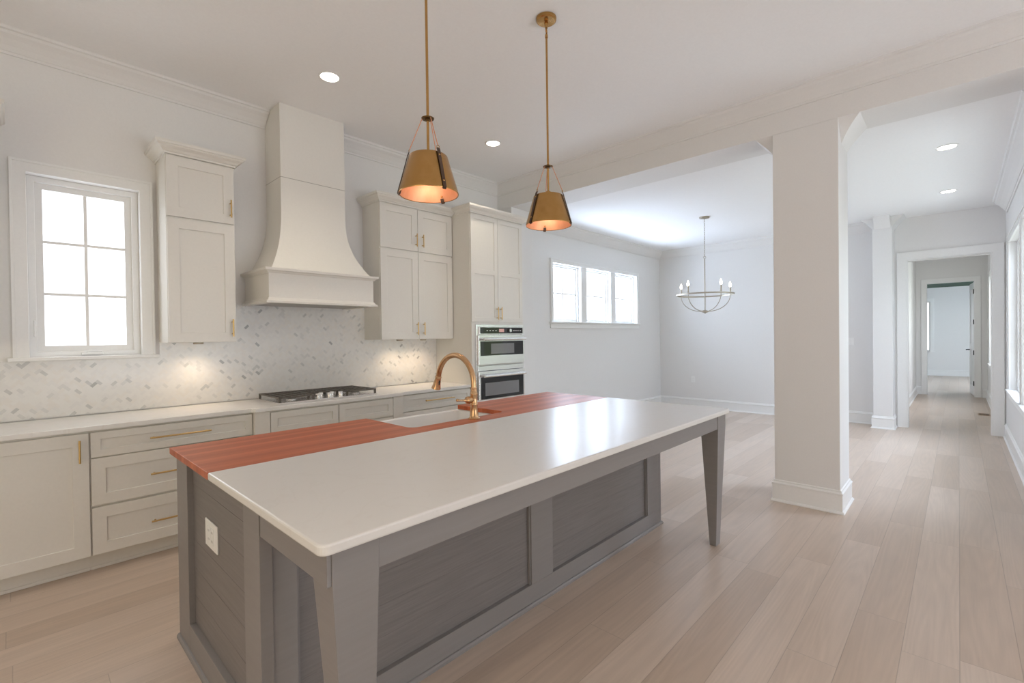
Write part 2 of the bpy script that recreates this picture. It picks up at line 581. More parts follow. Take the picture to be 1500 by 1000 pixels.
def thing(name, label, cat, loc, group=None, kind=None):
    o = bpy.data.objects.new(name, None)
    COL.objects.link(o)
    o.empty_display_size = 0.1
    o.location = loc
    return tag(o, label, cat, group, kind)


def origin_of(o):
    while o.parent:
        o = o.parent
    return Vector(o.location)


def part(name, bm, m, parent, smooth=False, bevel=0.0, label=None):
    """vertices arrive in world coordinates"""
    c = origin_of(parent)
    bmesh.ops.translate(bm, verts=bm.verts, vec=-c)
    o = obj(name, bm, m)
    o.parent = parent
    finish(o, smooth, bevel)
    if label: o['label'] = label
    return o


def solid(name, bm, m, label, cat, group=None, kind=None, smooth=False, bevel=0.0, keep=False):
    """top-level single mesh; origin at the middle of its underside"""
    if not keep:
        xs = [v.co.x for v in bm.verts]; ys = [v.co.y for v in bm.verts]; zs = [v.co.z for v in bm.verts]
        c = Vector(((min(xs) + max(xs)) / 2, (min(ys) + max(ys)) / 2, min(zs)))
        bmesh.ops.translate(bm, verts=bm.verts, vec=-c)
    o = obj(name, bm, m)
    if not keep:
        o.location = c
    finish(o, smooth, bevel)
    return tag(o, label, cat, group, kind)


def struct(name, bm, m, label, cat, smooth=False, bevel=0.0):
    return solid(name, bm, m, label, cat, kind='structure', smooth=smooth, bevel=bevel, keep=True)


def copy_tree(o, parent=None):
    c = o.copy()
    COL.objects.link(c)
    c.parent = parent
    if parent is not None:
        c.matrix_parent_inverse = o.matrix_parent_inverse.copy()
    for ch in list(o.children):
        copy_tree(ch, c)
    return c


def wall_with_holes(a0, a1, z0, z1, holes, axis, p0, p1):
    """wall slab between p0 and p1 along 'axis' ('x' or 'y' = the slab's thin axis); holes = [(a0,a1,z0,z1)]"""
    us = sorted({a0, a1} | {v for h in holes for v in h[:2]})
    vs = sorted({z0, z1} | {v for h in holes for v in h[2:]})
    bm = bmesh.new()
    cache = {}

    def vt(a, z, p):
        k = (round(a, 4), round(z, 4), round(p, 4))
        if k not in cache:
            cache[k] = bm.verts.new((p, a, z) if axis == 'x' else (a, p, z))
        return cache[k]

    def solid_at(i, j):
        if i < 0 or j < 0 or i >= len(us) - 1 or j >= len(vs) - 1:
            return False
        ca, cz = (us[i] + us[i + 1]) / 2, (vs[j] + vs[j + 1]) / 2
        return not any(h[0] < ca < h[1] and h[2] < cz < h[3] for h in holes)
    for i in range(len(us) - 1):
        for j in range(len(vs) - 1):
            if not solid_at(i, j):
                continue
            a, b, c, d = us[i], us[i + 1], vs[j], vs[j + 1]
            for p in (p0, p1):
                bm.faces.new((vt(a, c, p), vt(b, c, p), vt(b, d, p), vt(a, d, p)))
            for (di, dj, q) in ((-1, 0, ((a, c), (a, d))), (1, 0, ((b, c), (b, d))), (0, -1, ((a, c), (b, c))), (0, 1, ((a, d), (b, d)))):
                if not solid_at(i + di, j + dj):
                    (qa, qc), (qb, qd) = q
                    bm.faces.new((vt(qa, qc, p0), vt(qb, qd, p0), vt(qb, qd, p1), vt(qa, qc, p1)))
    bmesh.ops.recalc_face_normals(bm, faces=bm.faces)
    return bm


# ------------------------------------------------------------------ the shell
YB = 4.45          # back wall
ZK = 3.41          # kitchen ceiling
ZD = 3.11          # dining and passage ceiling
XB0, XB1 = 4.46, 4.88   # beam / column
XF = 9.13          # far wall
YR = -0.46         # passage right wall
XL, YL = -3.2, -4.5     # unseen ends of the kitchen and living space

struct('floor', prism(bmesh.new(), [(XL - 0.15, YL - 0.15), (4.62, YL - 0.15), (4.62, -0.62), (14.3, -0.62), (14.3, -2.3), (20.6, -2.3), (20.6, 2.9), (14.3, 2.9), (14.3, 0.87), (9.29, 0.87), (9.29, 4.61), (XL - 0.15, 4.61)], 2, -0.08, 0.0), M['floor'], 'pale oak plank floor running from kitchen to hall', 'floor')
struct('ceiling', B(XL, XB0 + 0.05, YL, YB, ZK, ZK + 0.1), M['ceil'], 'high white kitchen ceiling above the island', 'ceiling')
struct('ceiling.001', B(XB0 + 0.05, XF + 0.02, YR - 0.02, YB, ZD, ZD + 0.1), M['ceil'], 'lower white ceiling over dining area and passage', 'ceiling')
struct('ceiling.002', B(XF + 0.16, 14.3, YR - 0.02, 0.75, 3.04, 3.14), M['ceil'], 'white ceiling of the narrow hall', 'ceiling')
struct('ceiling.003', B(14.4, 20.6, -2.2, 2.8, 2.83, 2.93), M['ceil_green_bounce'], 'ceiling of the room beyond the hall, coloured with shaded green bounce', 'ceiling')

struct('wall_back', wall_with_holes(XL, XF + 0.16, 0, ZK + 0.1, [(0.08, 0.67, 1.325, 2.545), (5.61, 8.155, 1.645, 2.535)], 'y', YB, YB + 0.16),
       M['wall'], 'white back wall behind cabinets and dining window', 'wall')
struct('wall_far', wall_with_holes(YR - 0.16, YB, 0, ZD + 0.1, [(-0.342, 0.567, 0, 2.495)], 'x', XF, XF + 0.16),
       M['wall'], 'white far wall with hall opening', 'wall')
struct('wall_right', wall_with_holes(XB0 + 0.004, XF, 0, ZD + 0.1, [(5.2, 6.7, 0.70, 2.50), (6.85, 8.35, 0.70, 2.50)], 'y', YR - 0.16, YR),
       M['wall'], 'white right wall with tall windows along the passage', 'wall')
struct('wall_left', wall_with_holes(YL, YB, 0, ZK, [(-1.4, 1.8, 0.1, 2.3)], 'x', XL - 0.15, XL), M['wall'], 'white wall left of the kitchen, out of view', 'wall')  # opening added for the warm side fill
struct('wall_front', wall_with_holes(XL, XB0, 0, ZK, [(0.9, 2.5, 0.06, 2.5), (2.8, 4.3, 0.06, 2.5)], 'y', YL - 0.15, YL), M['wall'], 'living room window wall opposite the kitchen, out of view', 'wall')
struct('wall_living', B(XB0, XB0 + 0.16, YL, YR - 0.16, 0, ZK), M['wall'], 'living room side wall beside the passage, out of view', 'wall')
# hall and far room
struct('wall_hall_left', B(XF + 0.16, 14.2, 0.71, 0.86, 0, 3.1), M['wall'], 'left wall of the narrow hall', 'wall')
struct('wall_hall_right', wall_with_holes(XF + 0.16, 14.2, 0, 3.1, [(10.4, 12.8, 0.8, 2.45)], 'y', -0.60, -0.445), M['wall'], 'right wall of the narrow hall with window', 'wall')
struct('wall_hall_end', wall_with_holes(-2.3, 2.9, 0, 3.1, [(-0.256, 0.533, 0, 2.51)], 'x', 14.2, 14.34), M['wall'], 'end wall of the hall around the white door', 'wall')
struct('wall_room_far', wall_with_holes(-2.3, 2.9, 0, 2.9, [(0.67, 1.6, 0.78, 2.40)], 'x', 20.45, 20.6), M['wall'], 'pale far wall seen through the hall door', 'wall')
struct('wall_room_left', B(14.34, 20.45, 2.75, 2.9, 0, 2.9), M['wall'], 'left wall of the room beyond the hall', 'wall')
struct('wall_room_right', wall_with_holes(14.34, 20.45, 0, 2.9, [(15.8, 18.8, 0.7, 2.5)], 'y', -2.3, -2.15), M['wall'], 'right wall of the room beyond the hall', 'wall')

# beam with brackets, column, stub and pilaster
struct('beam', B(XB0, XB1, YR - 0.16, YB, 3.104, ZK), M['wall'], 'dropped white beam between kitchen ceiling and dining ceiling', 'beam')


def bracket_pts(a, s, z1, w=0.138, h=0.165):
    """corner bracket outline in (a, z): from the post face at a, growing to side s"""
    pts = [(a, z1), (a + s * w, z1)]
    for k in range(1, 6):
        t = k / 6
        bow = 0.006 * math.sin(PI * t)
        pts.append((a + s * (w * (1 - t) - bow), z1 - h * t + bow))
    pts.append((a, z1 - h))
    return pts


YC0, YC1 = 0.68, 1.145


def post(name, x0, x1, y0, y1, label, brackets=()):
    r = thing(name, label, 'column', ((x0 + x1) / 2, (y0 + y1) / 2, 0), kind='structure')
    part('shaft', B(x0, x1, y0, y1, 0.0, 3.104 if x0 < 5 else ZD), M['wall'], r, bevel=0.004)
    return r


BASE = [(0, 0), (0.030, 0), (0.030, 0.008), (0.022, 0.020), (0.016, 0.020), (0.016, 0.145), (0.020, 0.150), (0.020, 0.158), (0.009, 0.168), (0.009, 0.178), (0, 0.184)]


def ring_base(x0, x1, y0, y1):
    return sweep(bmesh.new(), [(x0, y0), (x0, y1), (x1, y1), (x1, y0)][::-1], BASE, closed=True)


col = post('column', XB0, XB1, YC0, YC1, 'square white column between island and passage')
part('baseboard', ring_base(XB0, XB1, YC0, YC1), M['trim'], col)
for s, a in ((1, YC1), (-1, YC0)):
    bm = prism(bmesh.new(), bracket_pts(a, s, 3.104), 0, XB0, XB1 - 0.02)
    for v in bm.verts:                        # front leans back towards the foot
        if v.co.x < XB0 + 0.01:
            v.co.x = XB0 + 0.001 + 0.13 * (3.104 - v.co.z) / 0.165
    part('corner_bracket', bm, M['wall'], col)
bm = prism(bmesh.new(), bracket_pts(XB1, 1, ZD), 1, YC0 + 0.02, YC1 - 0.02)
part('corner_bracket', bm, M['wall'], col)

stub = post('column.001', XB0, XB1, 4.2, YB, 'short white wall stub beside the tall oven cabinet')
stub['category'] = 'column'
pil = post('column.002', 8.80, XF, 0.70, 0.93, 'white pilaster on far wall left of the hall opening')
bmx = sweep(bmesh.new(), [(XF, 0.93), (8.80, 0.93), (8.80, 0.70), (XF, 0.70)], BASE)
part('baseboard', bmx, M['trim'], pil)
part('corner_bracket', prism(bmesh.new(), bracket_pts(0.70, -1, ZD), 0, 8.80, XF), M['wall'], pil)
part('corner_bracket', prism(bmesh.new(), bracket_pts(8.80, -1, ZD), 1, 0.72, 0.91), M['wall'], pil)
part('corner_bracket', prism(bmesh.new(), bracket_pts(0.93, 1, ZD), 0, 8.82, XF), M['wall'], pil)

# crown mouldings
CR = [(0, -0.128), (0.012, -0.128), (0.016, -0.112), (0.022, -0.112), (0.045, -0.085), (0.078, -0.055), (0.108, -0.035), (0.116, -0.020), (0.130, -0.016), (0.136, 0), (0, 0)]


def crown(name, path, zc, label, k=1.0, drop=None):
    prof = [(o * k, zc + z * (drop or k)) for o, z in CR]
    struct(name, sweep(bmesh.new(), path, prof), M['wall'], label, 'crown moulding')


# kitchen crown: walking so that the room lies to the right
crown('trim_1', [(XL, YB), (1.563, YB)], ZK, 'white crown moulding left of the range hood chimney')
crown('trim_2', [(2.137, YB), (XB0, YB), (XB0, YR - 0.15)], ZK, 'white crown moulding from range hood chimney along the beam')
crown('trim_3', [(XB1, YB), (XF, YB), (XF, 0.935)], ZD, 'white crown moulding around the dining ceiling', drop=1.15)
crown('trim_4', [(8.80, YR), (XB1, YR)], ZD, 'white crown moulding above the passage windows', drop=1.35)

# baseboards
def base(name, path, label):
    struct(name, sweep(bmesh.new(), path, BASE), M['trim'], label, 'baseboard')


base('baseboard_back', [(XB1, YB), (XF, YB), (XF, 0.965)], 'tall white baseboard around the dining area')
base('baseboard_right', [(XF, -0.455), (XF, YR), (XB0 + 0.16, YR)], 'tall white baseboard under the passage windows')
base('baseboard_hall_left', [(XF + 0.16, 0.71), (14.2, 0.71), (14.2, 0.62)], 'white baseboard along the left side of the hall')
base('baseboard_hall_right', [(14.2, -0.37), (14.2, -0.445), (XF + 0.16, -0.445)], 'white baseboard along the right side of the hall')
base('baseboard_room_far', [(20.45, 2.75), (20.45, -2.15)], 'white baseboard on the far wall beyond the hall door')


# hall opening casing
def casing_frame(y0, y1, z1, x, w, t, sx, name, label):
    """flat casing around an opening in a wall at x, facing sx"""
    us = [0, w, w + (y1 - y0), 2 * w + (y1 - y0)]
    bm = bmesh.new()
    pts = [(y0 - w, 0), (y0, 0), (y0, z1), (y1, z1), (y1, 0), (y1 + w, 0), (y1 + w, z1 + w), (y0 - w, z1 + w)]
    prism(bm, pts, 0, x, x + sx * t)
    return struct(name, bm, M['trim'], label, 'door casing', bevel=0.004)


casing_frame(-0.332, 0.557, 2.485, XF, 0.115, 0.022, -1, 'trim_5', 'wide white casing around the hall opening')
casing_frame(-0.246, 0.523, 2.50, 14.2, 0.10, 0.022, -1, 'trim_6', 'white casing around the door at hall end')
bm = bmesh.new()
prism(bm, [(-0.342, 0), (-0.320, 0), (-0.320, 2.473), (0.545, 2.473), (0.545, 0), (0.567, 0), (0.567, 2.495), (-0.342, 2.495)], 0, XF, XF + 0.16)
struct('trim_7', bm, M['trim'], 'white jamb lining the hall opening', 'door jamb')


# ------------------------------------------------------------------ windows
def window(name, label, x0, x1, z0, z1, yi, yo, s, lites, cas, fr=0.075, grid=(2, 3), muntin=0.016, sill=0.03, apron=0.0, mull=0.0, head=None, crank=False):
    """window in a wall parallel to X; opening x0..x1, inner face yi, outer face yo; s=+1 when the outside lies at +Y"""
    r = thing(name, label, 'window', ((x0 + x1) / 2, yi, z0), kind='structure')
    w = cas
    i0 = yi
    # casing: inverted U of flat boards
    bm = prism(bmesh.new(), [(x0 - w, z0), (x0, z0), (x0, z1), (x1, z1), (x1, z0), (x1 + w, z0), (x1 + w, z1 + w), (x0 - w, z1 + w)], 1, i0 - s * 0.02, i0 + s * 0.001)
    part('casing', bm, M['trim'], r, bevel=0.003)
    # raised outer band
    bm = prism(bmesh.new(), [(x0 - w, z0), (x0 - w + 0.016, z0), (x0 - w + 0.016, z1 + w - 0.016), (x1 + w - 0.016, z1 + w - 0.016), (x1 + w - 0.016, z0), (x1 + w, z0), (x1 + w, z1 + w), (x0 - w, z1 + w)], 1, i0 - s * 0.028, i0 - s * 0.02)
    part('back_band', bm, M['trim'], r, bevel=0.002)
    part('sill', B(x0 - w - 0.025, x1 + w + 0.025, i0 - s * 0.045, i0 + s * 0.05, z0 - 0.022, z0 + 0.003), M['trim'], r, bevel=0.005)
    if apron:
        part('apron', B(x0 - w, x1 + w, i0 - s * 0.016, i0, z0 - 0.022 - apron, z0 - 0.022), M['trim'], r, bevel=0.003)
    n = lites
    tot = x1 - x0
    lw = (tot - mull * (n - 1)) / n
    ys0, ys1 = yi + s * 0.085, yi + s * 0.13
    for k in range(n):
        a = x0 + k * (lw + mull)
        b = a + lw
        if k < n - 1:
            part('mullion', B(b, b + mull, yi - s * 0.004, yo, z0, z1), M['trim'], r, bevel=0.003)
        # outer frame (stop) and sash: rectangular rings
        def ringbox(i, o_, y0, y1):
            us = [a + o_, a + i, b - i, b - o_]
            vs = [z0 + o_, z0 + i, z1 - i, z1 - o_]
            return wall_with_holes(us[0], us[3], vs[0], vs[3], [(us[1], us[2], vs[1], vs[2])], 'y', min(y0, y1), max(y0, y1))
        sash = part('sash', ringbox(fr, fr * 0.45, ys0, ys1), M['trim'], r, bevel=0.003)
        part('stop', ringbox(fr * 0.5, 0.0, ys0 - s * 0.03, ys1 + s * 0.02), M['trim'], r, bevel=0.003)
        gx0, gx1, gz0, gz1 = a + fr, b - fr, z0 + fr, z1 - fr
        part('pane', B(gx0 - 0.004, gx1 + 0.004, (ys0 + ys1) / 2 - 0.003, (ys0 + ys1) / 2 + 0.003, gz0 - 0.004, gz1 + 0.004), M['glass'], sash)
        for i in range(1, grid[0]):
            gx = gx0 + (gx1 - gx0) * i / grid[0]
            part('muntin', B(gx - muntin / 2, gx + muntin / 2, ys0 + s * 0.004, ys1 - s * 0.004, gz0, gz1), M['trim'], sash)
        for i in range(1, grid[1]):
            gz = gz0 + (gz1 - gz0) * i / grid[1]
            part('muntin', B(gx0, gx1, ys0 + s * 0.005, ys1 - s * 0.005, gz - muntin / 2, gz + muntin / 2), M['trim'], sash)
    if crank:
        cx = (x0 + x1) / 2 + 0.02
        bm = B(cx - 0.06, cx + 0.06, yi + s * 0.040, yi + s * 0.0545, z0 + 0.010, z0 + 0.028)
        ck = part('crank_handle', bm, M['trim'], r, bevel=0.005)
        part('lever', tube(bmesh.new(), [(cx - 0.03, yi + s * 0.044, z0 + 0.026), (cx - 0.02, yi + s * 0.040, z0 + 0.040), (cx + 0.05, yi + s * 0.040, z0 + 0.036)], 0.006, 8), M['trim'], ck, smooth=True)
        part('sash_lock', B(x0 + 0.022, x0 + 0.032, yi + s * 0.045, yi + s * 0.056, z0 + 0.14, z0 + 0.25), M['trim'], r, bevel=0.003)
    return r


window('window_1', 'small six pane kitchen window with white casing left of the cabinets', 0.08, 0.67, 1.325, 2.545, YB, YB + 0.16, 1, 1, 0.078, fr=0.078, muntin=0.018, crank=True)
window('window_2', 'long three part white window high on the dining wall', 5.61, 8.155, 1.645, 2.535, YB, YB + 0.16, 1, 3, 0.065, fr=0.045, grid=(2, 2), muntin=0.018, apron=0.075, mull=0.155)
window('window_3', 'passage window on right wall nearer to the camera, mostly out of frame', 5.2, 6.7, 0.70, 2.50, YR, YR - 0.16, -1, 1, 0.075, grid=(2, 3), apron=0.08)
window('window_4', 'tall passage window on the right wall nearest the hall opening', 6.85, 8.35, 0.70, 2.50, YR, YR - 0.16, -1, 1, 0.075, grid=(2, 3), apron=0.08)
window('window_5', 'hall window glimpsed on the right past the opening', 10.4, 12.8, 0.80, 2.45, -0.445, -0.60, -1, 2, 0.08, grid=(2, 2), apron=0.08, mull=0.1)
window('window_6', 'wide window in the room beyond the hall', 15.8, 18.8, 0.7, 2.5, -2.15, -2.3, -1, 3, 0.08, grid=(2, 2), mull=0.1)
window('window_7', 'left of the added living room windows, unseen behind the camera', 0.9, 2.5, 0.06, 2.5, YL, YL - 0.15, -1, 2, 0.09, grid=(2, 3), mull=0.1)  # unseen windows added to account for daylight on the kitchen
window('window_8', 'right of the added living room windows, unseen behind the camera', 2.8, 4.3, 0.06, 2.5, YL, YL - 0.15, -1, 2, 0.09, grid=(2, 3), mull=0.1)

# window in the far room's end wall (wall parallel to Y)
r = thing('window_9', 'narrow window on far wall seen through the hall door', 'window', (20.45, 1.17, 0.78), kind='structure')
bm = prism(bmesh.new(), [(0.58, 0.78), (0.67, 0.78), (0.67, 2.40), (1.6, 2.40), (1.6, 0.78), (1.69, 0.78), (1.69, 2.49), (0.58, 2.49)], 0, 20.425, 20.45)
part('casing', bm, M['trim'], r)
part('sill', B(20.40, 20.47, 0.55, 1.72, 0.755, 0.78), M['trim'], r)
sash = part('sash', wall_with_holes(0.67, 1.6, 0.78, 2.40, [(0.70, 1.57, 0.82, 2.36)], 'x', 20.50, 20.54), M['trim'], r)
part('pane', B(20.517, 20.523, 0.695, 1.575, 0.815, 2.365), M['glass'], sash)

# white door standing open at the end of the hall
d = thing('door_1', 'white panel door standing open at the end of the hall', 'door', (14.36, -0.246, 0), kind='structure')
us = [0, 0.12, 0.65, 0.77]
vs = [0, 0.22, 1.0, 1.13, 2.32, 2.47]
dep = [[0] * 5, [0, 0.012, 0, 0.012, 0], [0] * 5]
ang = R(86)
U = (math.sin(ang), math.cos(ang), 0)
bm = panel(bmesh.new(), (14.36, -0.236, 0.012), U, (0, 0, 1), (-math.cos(ang), math.sin(ang), 0), us, vs, dep, 0.04)
leaf = part('leaf', bm, M['trim'], d, bevel=0.002)
for hz in (0.28, 0.95, 1.62, 2.28):
    part('hinge', B(14.338, 14.362, -0.254, -0.226, hz - 0.05, hz + 0.05), M['black'], d)
hx, hy = 14.36 + 0.70 * U[0], -0.236 + 0.70 * U[1]
bm = tube(bmesh.new(), [(hx, hy, 1.0), (hx, hy + 0.05, 1.0), (hx - 0.02, hy + 0.06, 1.0), (hx - 0.12, hy + 0.06, 1.0)], 0.011, 8)
part('lever_handle', bm, M['black'], leaf, smooth=True)
bm = bmesh.new()
prism(bm, [(-0.256, 0), (-0.243, 0), (-0.243, 2.497), (0.52, 2.497), (0.52, 0), (0.533, 0), (0.533, 2.51), (-0.256, 2.51)], 0, 14.2, 14.337)
struct('trim_8', bm, M['trim'], 'white jamb lining the doorway at hall end', 'door jamb')


# ------------------------------------------------------------------ backsplash: marble herringbone, one connected sheet
def herringbone(rects, y, w):
    """unit cells of a 45 degree grid, tiles of 1 by 2 cells, cut to the given rectangles"""
    out = bmesh.new()
    rnd = {}
    q = math.sqrt(0.5)
    for (x0, x1, z0, z1) in rects:
        bm = bmesh.new()
        cache = {}

        def vt(i, j):
            if (i, j) not in cache:
                cache[(i, j)] = bm.verts.new(((i - j) * q * w, y, (i + j) * q * w))
            return cache[(i, j)]
        cells = set()
        for a in range(int(x0 / (q * w)) - 2, int(x1 / (q * w)) + 3):
            for b in range(int(z0 / (q * w)) - 2, int(z1 / (q * w)) + 3):
                if (a + b) % 2 == 0:
                    cells.add(((a + b) // 2, (b - a) // 2))
        for (i, j) in cells:
            s = (i - j) % 4
            tid = (i, j, 0) if s == 0 else (i - 1, j, 0) if s == 1 else (i, j, 1) if s == 3 else (i, j - 1, 1)
            if tid not in rnd:
                u = random.random()
                rnd[tid] = 0 if u < 0.45 else 1 if u < 0.70 else 2 if u < 0.90 else 3 if u < 0.962 else 4 if u < 0.992 else 5
            f = bm.faces.new((vt(i, j), vt(i, j + 1), vt(i + 1, j + 1), vt(i + 1, j)))
            f.material_index = rnd[tid]
        for co, no in (((x0, 0, 0), (-1, 0, 0)), ((x1, 0, 0), (1, 0, 0)), ((0, 0, z0), (0, 0, -1)), ((0, 0, z1), (0, 0, 1))):
            g = bm.verts[:] + bm.edges[:] + bm.faces[:]
            bmesh.ops.bisect_plane(bm, geom=g, plane_co=co, plane_no=no, clear_outer=True)
        me = bpy.data.meshes.new('tmp')
        bm.to_mesh(me); bm.free()
        out.from_mesh(me)
        bpy.data.meshes.remove(me)
    bmesh.ops.remove_doubles(out, verts=out.verts, dist=0.0004)
    for f in out.faces:
        if f.normal.y > 0:
            f.normal_flip()
    r_ = bmesh.ops.extrude_face_region(out, geom=out.faces[:])
    bmesh.ops.translate(out, verts=[v for v in r_['geom'] if isinstance(v, bmesh.types.BMVert)], vec=(0, -0.009, 0))
    return out


bm = herringbone([(-0.75, 0.775, 0.921, 1.303), (0.775, 1.218, 0.921, 1.412), (1.218, 2.496, 0.921, 1.735), (2.496, 3.408, 0.921, 1.412)], YB - 0.0005, 0.0195)
struct('trim_9', bm, TILES, 'white marble herringbone tile backsplash along the back wall', 'backsplash')


# ------------------------------------------------------------------ cabinets
def pull(p, length, axis, out=0.032, r=0.0055):
    """bar pull on a front facing -Y; p = middle of the bar's foot on the front"""
    bm = bmesh.new()
    x, y, z = p
    d = Vector((1, 0, 0)) if axis == 'x' else Vector((0, 0, 1))
    c = Vector((x, y - out, z))
    tube(bm, [c - d * length / 2, c + d * length / 2], r, 10)
    for s in (-1, 1):
        q = c + d * s * (length / 2 - 0.022)
        tube(bm, [q, q + Vector((0, out, 0))], r * 0.85, 8)
    return bm


def cab_root(name, label, x0, x1, y, z):
    return thing(name, label, 'cabinet', ((x0 + x1) / 2, y, z))


def front(root, kind, x0, x1, z0, z1, y, handle=None, rail=0.07, mids=()):
    f = part(kind, shaker(x0, x1, z0, z1, y, rail, mids), M['cab'], root, bevel=0.0015)
    if handle:
        hx, hz, ln, ax = handle
        part('handle', pull((hx, y, hz), ln, ax), M['gold'], f, smooth=True)
    return f


YD = 3.845         # base cabinet fronts
YK = 4.438


def toe(root, x0, x1, y=3.950):
    bm = B(x0, x1, y, y + 0.3, 0.0, 0.112)
    part('toe_kick', bm, M['cab'], root)
    part('shoe_moulding', B(x0, x1, y - 0.012, y, 0.0, 0.02), M['cab'], root, bevel=0.004)


def drawers(root, x0, x1, hx, ln, zs=((0.718, 0.872, 0.797), (0.422, 0.711, 0.562), (0.120, 0.408, 0.253))):
    for z0, z1, hz in zs:
        front(root, 'drawer', x0, x1, z0, z1, YD, (hx, hz, ln, 'x'), rail=0.0 + (0.046 if z1 - z0 < 0.2 else 0.068))


c = cab_root('base_cabinet', 'ivory base cabinet with single door under the window', -0.30, 0.315, 4.15, 0)
part('carcass', B(-0.30, 0.3145, YD + 0.02, YK, 0.112, 0.884), M['cab'], c)
toe(c, -0.30, 0.3145)
front(c, 'door', -0.285, 0.311, 0.119, 0.871, YD, (0.268, 0.768, 0.136, 'z'), rail=0.075)

c = cab_root('base_cabinet', 'ivory base cabinet at the left frame edge beyond the single door', -0.92, -0.305, 4.15, 0)
part('carcass', B(-0.92, -0.3005, YD + 0.02, YK, 0.112, 0.884), M['cab'], c)
toe(c, -0.92, -0.3005)
front(c, 'door', -0.91, -0.305, 0.119, 0.871, YD, (-0.36, 0.768, 0.136, 'z'), rail=0.075)

c = cab_root('base_cabinet', 'ivory three drawer base cabinet between the single door unit and the cooktop', 0.315, 1.232, 4.15, 0)
part('carcass', B(0.315, 1.2315, YD + 0.02, YK, 0.112, 0.884), M['cab'], c)
toe(c, 0.315, 1.2315)
drawers(c, 0.320, 1.227, 0.78, 0.345)

YCK = 3.805
c = cab_root('cooktop_cabinet', 'ivory base cabinet stepped forward under the gas cooktop', 1.232, 2.525, 4.15, 0)
part('carcass', B(1.2325, 2.5245, YCK + 0.02, YK, 0.112, 0.884), M['cab'], c)
part('filler_panel', B(1.2325, 1.340, YCK, YCK + 0.02, 0.112, 0.884), M['cab'], c, bevel=0.002)
part('filler_panel', B(2.418, 2.5245, YCK, YCK + 0.02, 0.112, 0.884), M['cab'], c, bevel=0.002)
toe(c, 1.2325, 2.5245, 3.91)
front(c, 'drawer_front', 1.345, 1.884, 0.708, 0.871, YCK, rail=0.05)
front(c, 'drawer_front', 1.893, 2.413, 0.708, 0.871, YCK, rail=0.05)
front(c, 'door', 1.345, 1.884, 0.119, 0.700, YCK, (1.84, 0.60, 0.136, 'z'))
front(c, 'door', 1.893, 2.413, 0.119, 0.700, YCK, (1.937, 0.60, 0.136, 'z'))

c = cab_root('base_cabinet', 'ivory three drawer base cabinet between the cooktop and the ovens', 2.53, 3.405, 4.15, 0)
part('carcass', B(2.525, 3.4095, YD + 0.02, YK, 0.112, 0.884), M['cab'], c)
toe(c, 2.525, 3.4095)
drawers(c, 2.532, 3.402, 2.975, 0.365, ((0.720, 0.874, 0.805), (0.424, 0.712, 0.562), (0.120, 0.408, 0.253)))

# worktop on the base cabinets, stepped forward at the cooktop
bm = prism(bmesh.new(), [(-0.92, YK), (-0.92, 3.826), (1.212, 3.826), (1.232, 3.787), (2.520, 3.787), (2.540, 3.826), (3.4095, 3.826), (3.4095, YK)], 2, 0.885, 0.915)
solid('countertop', bm, M['counter'], 'long white worktop on the base cabinets along the back wall', 'countertop', bevel=0.003)

CABCR = [(0, 0), (0.008, 0), (0.010, 0.012), (0.018, 0.016), (0.030, 0.030), (0.052, 0.044), (0.058, 0.054), (0.066, 0.056), (0.068, 0.068), (0.068, 0.078), (0, 0.078)]


def upper(label, x0, x1, doors, side_crown=(True, True), y=4.12, z0=1.412):
    c = cab_root('upper_cabinet', label, x0, x1, 4.28, z0)
    part('carcass', B(x0, x1, y + 0.02, YB - 0.001, z0, 2.80), M['cab'], c, bevel=0.002)
    for (a, b, hx) in doors:
        front(c, 'door', a, b, 2.329, 2.767, y, (hx, 2.442, 0.134, 'z'), rail=0.072)
        front(c, 'door', a, b, z0 + 0.002, 2.316, y, (hx, 1.522, 0.134, 'z'), rail=0.072)
    p = [(x0, YB - 0.001), (x0, y), (x1, y), (x1, YB - 0.001)]
    if not side_crown[1]:
        p = p[:3]
    part('crown', sweep(bmesh.new(), p, [(o, 2.772 + z) for o, z in CABCR]), M['cab'], c)
    return c


upper('ivory upper cabinet with two stacked doors between window and range hood', 0.775, 1.214, [(0.778, 1.2115, 1.184)])
upper('ivory upper cabinet at the left frame edge, only its crown showing', -0.512, -0.075, [(-0.509, -0.078, -0.482)])
upper('ivory upper cabinet with four doors between range hood and oven cabinet', 2.494, 3.405, [(2.497, 2.939, 2.912), (2.944, 3.402, 2.995)], side_crown=(True, False))

# tall oven cabinet
TY = 3.82
c = cab_root('oven_cabinet', 'tall ivory cabinet housing the wall ovens at the end of the run', 3.41, 4.24, 4.15, 0)
part('carcass', wall_with_holes(3.4105, 4.240, 0.112, 2.80, [(3.47, 4.225, 0.715, 1.56)], 'y', TY + 0.02, YB - 0.001), M['cab'], c)
part('toe_kick', B(3.4105, 4.24, 3.95, 4.3, 0, 0.112), M['cab'], c)
part('face_frame', wall_with_holes(3.4105, 4.240, 0.70, 1.588, [(3.47, 4.225, 0.715, 1.56)], 'y', TY, TY + 0.02), M['cab'], c, bevel=0.0015)
front(c, 'door', 3.415, 3.819, 1.592, 2.767, TY, (3.794, 1.692, 0.145, 'z'), rail=0.052, mids=(2.146,))
front(c, 'door', 3.823, 4.236, 1.592, 2.767, TY, (3.851, 1.692, 0.145, 'z'), rail=0.052, mids=(2.146,))
front(c, 'drawer', 3.415, 4.236, 0.119, 0.695, TY, (3.825, 0.60, 0.365, 'x'))
part('crown', sweep(bmesh.new(), [(3.4105, 4.05), (3.4105, TY), (4.240, TY), (4.240, YB - 0.001)], [(o, 2.772 + z) for o, z in CABCR]), M['cab'], c)

